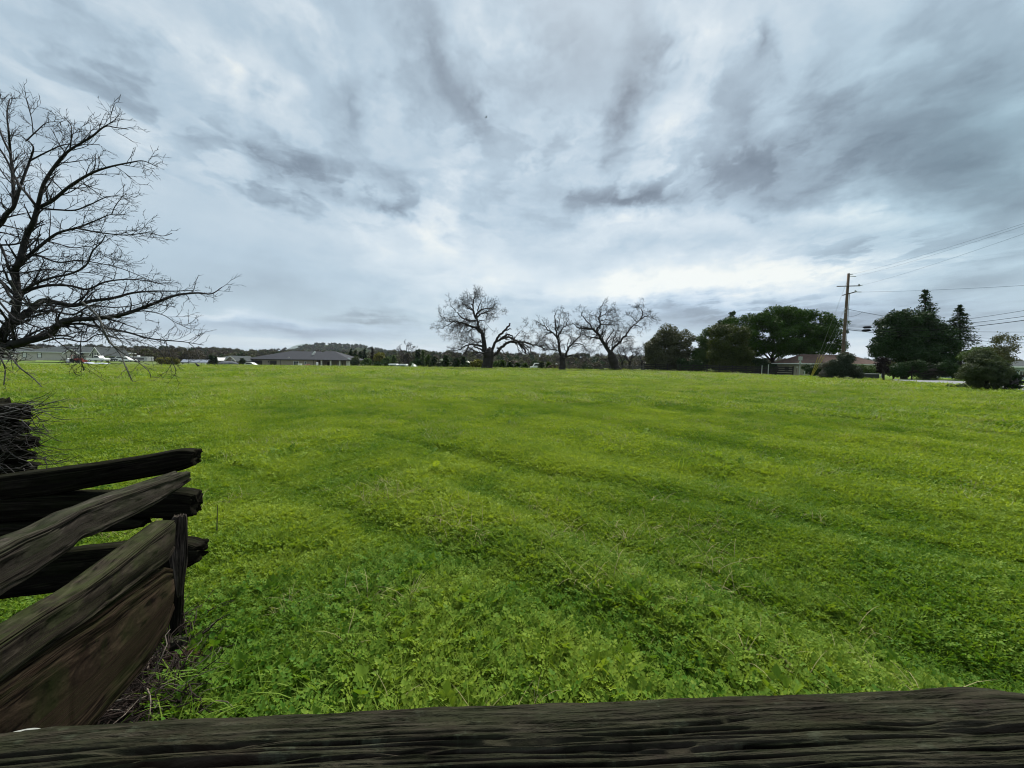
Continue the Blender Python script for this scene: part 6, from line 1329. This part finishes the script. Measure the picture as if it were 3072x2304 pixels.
board_fence('dark three-rail fence leaving the picture at the right edge', (*P(3030, 1172, 27)[:2], 0), (*P(3330, 1190, 25)[:2], 0), 1.15, 3, 2.4, BF, bh=.17)
for px, lab in ((2278, 'left one of two pale gate posts in the dark fence'), (2297, 'right one of two pale gate posts in the dark fence')):
    p = G(px, 1126.8); g_ = MB(); g_.box((p[0], p[1] - .5, .72), (.07, .07, 1.5 if px < 2290 else 1.8)); tag(g_.build('gate_post', mat('galvanised', (.40, .41, .42), .5, .1, 2)), lab, 'gate post', 'pale gate posts')

# ------------------------------------------------------------------ road sign, markers
GAL = MATS['galvanised']; p = G(2398, 1127.5); sg = thing('road_sign', 'back of a square and a diamond sign on one grey post beside the fence end', 'road sign', tuple(p))
zt = Z(1069, p[1], 2396)
MB().box((p[0], p[1], zt / 2), (.07, .05, zt)).build('post', GAL, sg); c_ = (p[0] - .02, p[1] - .05)
a_, b_ = Z(1081, p[1], 2396), Z(1069.5, p[1], 2396); MB().box((c_[0], c_[1], (a_ + b_) / 2), (.62, .012, b_ - a_)).build('sign_plate', mat('sign_back', (.32, .33, .33), .5, .1, 3), sg)
zc = Z(1087, p[1], 2398); MB().add([(c_[0] - .22, c_[1], zc), (c_[0], c_[1], zc - .34), (c_[0] + .22, c_[1], zc), (c_[0], c_[1], zc + .34), (c_[0] - .22, c_[1] + .012, zc), (c_[0], c_[1] + .012, zc - .34), (c_[0] + .22, c_[1] + .012, zc), (c_[0], c_[1] + .012, zc + .34)], [(0, 1, 2, 3), (7, 6, 5, 4), (0, 4, 5, 1), (1, 5, 6, 2), (2, 6, 7, 3), (3, 7, 4, 0)]).build('sign_plate', MATS['sign_back'], sg)
p = G(2387, 1127.5); mk = thing('marker_post', 'thin leaning marker stake with a white top left of the road sign', 'marker', tuple(p)); t_ = P(2391, 1103, p[1]); MB().tube([tuple(p), tuple(t_)], .025, 6).build('stake', mat('stake_red', (.10, .045, .045), .7, .2, 4), mk); MB().tube([tuple(t_), tuple(t_ + [0.01, 0, .16])], .05, 6).build('cap', WHITE, mk)
p = G(2413, 1128); MB().box((0, 0, 0), (.01, .01, .01)); mp_ = MB(); mp_.box((p[0], p[1], .35), (.14, .10, .75)); tag(mp_.build('short_post', GAL, bevel=.01), 'short pale post right of the road sign', 'post')

# ------------------------------------------------------------------ utility pole and wires
YP = 45.5; base = P(2524, 1132, YP); top = P(2546, 820.5, YP); base[2] = float(height(base[0], base[1])); base[0] = top[0] - .10
UP = mat('pole_wood', (.115, .080, .058), .9, .3, 1.5, .4, 14); pole = thing('utility_pole', 'tall brown wooden utility pole with two crossarms', 'utility pole', tuple(base)); ARM = mat('crossarm_wood', (.085, .065, .055), .9, .2, 3); INS = mat('insulator', (.30, .30, .30), .4, .1, 4)
MB().tube([tuple(base + (top - base) * f) for f in (0, .35, .7, 1.0)], [.19, .17, .145, .125], 14).build('shaft', UP, pole, True)
def pp(px, py, dy=0): return P(px, py, YP + dy)
def at_pole(py): f = (pp(2540, py)[2] - base[2]) / (top[2] - base[2]); return base + (top - base) * f
def arm(a, b_, r=.065, name='crossarm', mt=None):
    m_ = MB(); m_.tube([a, b_], r, 4); return m_.build(name, mt or ARM, pole)
fr_ = -.2
arm(pp(2511, 859, fr_), pp(2580, 857.5, fr_)); arm(pp(2528, 886, .8), pp(2569, 875, -1.4))
arm(pp(2549, 823.5, fr_), pp(2559, 822.3, fr_), .05, 'bracket', INS); arm(pp(2550, 828.5, fr_), pp(2568, 829.5, fr_), .04, 'bracket', INS)
arm(pp(2578, 857, fr_), pp(2589, 855, fr_), .05, 'insulator', INS); arm(pp(2569, 876, -1.4), pp(2584, 876, -1.4), .05, 'insulator', INS)
arm(pp(2577, 856, fr_), pp(2577.5, 852, fr_), .07, 'insulator', INS); arm(pp(2566, 876, -1.4), pp(2566.5, 871, -1.4), .07, 'insulator', INS)
arm(pp(2536, 924, fr_), pp(2534, 930, fr_), .06, 'bracket', INS); arm(pp(2532, 936.5, fr_), pp(2536, 936.5, fr_), .07, 'bolt', INS)
arm(pp(2541, 990, fr_), pp(2544, 1000, fr_), .13, 'junction_box', mat('box_grey', (.08, .10, .09), .6, .1, 2))
MB().tube([tuple(at_pole(880) + [.19, -.1, 0]), tuple(at_pole(1050) + [.21, -.12, 0])], .03, 5).build('conduit', INS, pole)
WIRE = mat('cable_black', (.012, .012, .013), 1.0, .1, 2, spec=0.0)
def wire(label, a, b_, sag, r=.014, name='overhead_wire', group='wires strung from the utility pole', mt=None):
    a, b_ = np.array(a), np.array(b_); f = np.linspace(0, 1, 22)[:, None]; p_ = a + (b_ - a) * f; p_[:, 2] -= sag * 4 * (f * (1 - f))[:, 0]
    m_ = MB(); m_.tube([tuple(q_) for q_ in p_], r, 5); o = m_.build(name, mt or WIRE); tag(o, label, 'wire', group); return o
def far(px, py, Y): return P(px, py, Y)
wire('topmost wire rising from the pole tip to the right picture edge', pp(2559, 822, fr_), far(3150, 645, 16), .15, .0045)
wire('second wire rising to the right edge, from the upper bracket', pp(2568, 829, fr_), far(3150, 652, 15.4), .15, .0045)
wire('thin wire rising to the right edge, from the long crossarm end', pp(2589, 855, fr_), far(3150, 674, 15), .15, .0045)
wire('thin wire leaving the slanted crossarm towards the right edge', pp(2584, 876, -1.4), far(3180, 850, 24), .1, .008)
wire('service cable dipping from the pole into the dome-shaped pine', pp(2541, 927, fr_), far(2760, 964, 50), .1, .020)
wire('uppermost of three thick cables rising gently to the right edge', pp(2540, 972, fr_), far(3150, 918, 22), .55, .010)
wire('middle one of three thick cables rising gently to the right edge', pp(2540, 978, fr_), far(3150, 938, 22.2), .50, .014)
wire('lowest and thickest of three cables rising to the right edge', pp(2540, 988, fr_), far(3150, 950, 22.4), .50, .020)
wire('upper cable of the far span falling slightly to the right edge', pp(2540, 975, fr_), far(3180, 995, 36), .30, .013)
wire('middle cable of the far span falling slightly to the right edge', pp(2540, 985, fr_), far(3180, 1020, 36), .25, .013)
wire('lowest thick cable of the far span reaching the right edge', pp(2540, 989, fr_), far(3180, 1032, 36), .25, .022)
wire('drip loop hanging from the service cable beside the pole', pp(2541, 947, fr_), pp(2588, 935, fr_), .25, .014, group=None)
for (x0, y0, x1, y1, lab) in ((2589, 982.5, 2615, 981.5, 'upper black splice case hanging on the cables right of the pole'), (2585, 991.8, 2613, 990.5, 'lower black splice case hanging on the cables right of the pole')):
    m_ = MB(); a, b_ = pp(x0, y0, -3), pp(x1, y1, -4); f = [0, .1, .2, .8, .9, 1]; m_.tube([tuple(a + (b_ - a) * q_) for q_ in f], [.03, .09, .13, .13, .09, .03], 8); tag(m_.build('splice_case', WIRE), lab, 'splice case', 'splice cases on the cables')
YG = mat('yellow_guard', (.42, .32, .09), .6, .2, 3)
anchor = G(2433, 1128.5); anchor[2] += .05
for i, (x1, y1, ptop, lab) in enumerate([(2453, 1073, 846, 'left one of three yellow guy wire guards'), (2463, 1069, 925, 'middle one of three yellow guy wire guards'), (2469, 1073, 972, 'right one of three yellow guy wire guards')]):
    g_ = thing('guy_guard', lab + ' leaning from one ground anchor', 'guy guard', tuple(anchor), 0, 'yellow guy guards'); a0 = anchor + np.array([i * .1, 0, 0]); tp_ = at_pole(ptop); tp_[0] -= .15
    # the guard follows the guy line from anchor to pole
    d_ = tp_ - a0; k = (P(x1, y1, anchor[1])[2] - a0[2]) / d_[2]
    e = a0 + d_ * k; MB().tube([tuple(a0), tuple(e)], .038, 8).build('guard', YG, g_)
    wire(['upper', 'middle', 'lower'][i] + ' guy wire from the pole to the ground anchor, ending in its yellow guard', e, tp_, .02, .010, 'guy_wire', 'guy wires left of the pole', INS)

HZ = MB().box((0, 4000, 127), (26000, 9600, 270)).build('haze', bpy.data.materials.new('haze_air')); HZ['kind'] = 'stuff'
hm = HZ.data.materials[0]; hm.use_nodes = True; q = NT(hm.node_tree); pv = q.n('ShaderNodeVolumePrincipled'); pv.inputs['Color'].default_value = (.80, .88, 1, 1); pv.inputs['Density'].default_value = 0.00006; pv.inputs['Anisotropy'].default_value = .2
q.nt.links.new(pv.outputs[0], q.n('ShaderNodeOutputMaterial').inputs['Volume'])

# ------------------------------------------------------------------ birds
def bird(label, p, s, fly=False, rz=0):
    root = thing('bird', label, 'bird', tuple(p), rz); K = mat('black_feather', (.012, .012, .013), .6, .2, 10)
    m_ = MB(); m_.tube([(-.5 * s, 0, .42 * s), (-.25 * s, 0, .45 * s), (0, 0, .55 * s), (.22 * s, 0, .72 * s), (.3 * s, 0, .92 * s), (.4 * s, 0, 1.0 * s)], [.03 * s, .12 * s, .2 * s, .16 * s, .09 * s, .09 * s], 9); m_.tube([(.4 * s, 0, 1.0 * s), (.6 * s, 0, .97 * s)], [.05 * s, .01 * s], 5); o = m_.build('body', K, None, True); o.parent = root
    if fly:
        for sy in (-1, 1):
            m_ = MB(); m_.add([(-.1 * s, sy * .1 * s, .55 * s), (.25 * s, sy * .1 * s, .6 * s), (.1 * s, sy * 1.2 * s, .9 * s), (-.12 * s, sy * 1.1 * s, .88 * s), (.05 * s, sy * .5 * s, .62 * s)], [(0, 1, 2, 3), (3, 2, 4)]); o = m_.build('wing', K); o.parent = root
    else:
        for sy in (-1, 1):
            m_ = MB(); m_.tube([(0, sy * .08 * s, .45 * s), (0.03 * s, sy * .08 * s, 0)], .02 * s, 5); o = m_.build('leg', K); o.parent = root
        m_ = MB(); m_.add([(-.5 * s, -.08 * s, .44 * s), (-.9 * s, -.1 * s, .30 * s), (-.9 * s, .1 * s, .30 * s), (-.5 * s, .08 * s, .44 * s), (-.7 * s, 0, .33 * s)], [(0, 1, 2, 3), (0, 4, 1), (3, 2, 4)]); o = m_.build('tail', K); o.parent = root
p = G(594, 1105); p[2] = float(height(p[0], p[1])) + .02
bird('black bird standing on the grass at the far side of the field', p, .75, False, PI)
bird('tiny dark bird flying high against the clouds', P(1458, 356, 60), .28, True, 0.4)
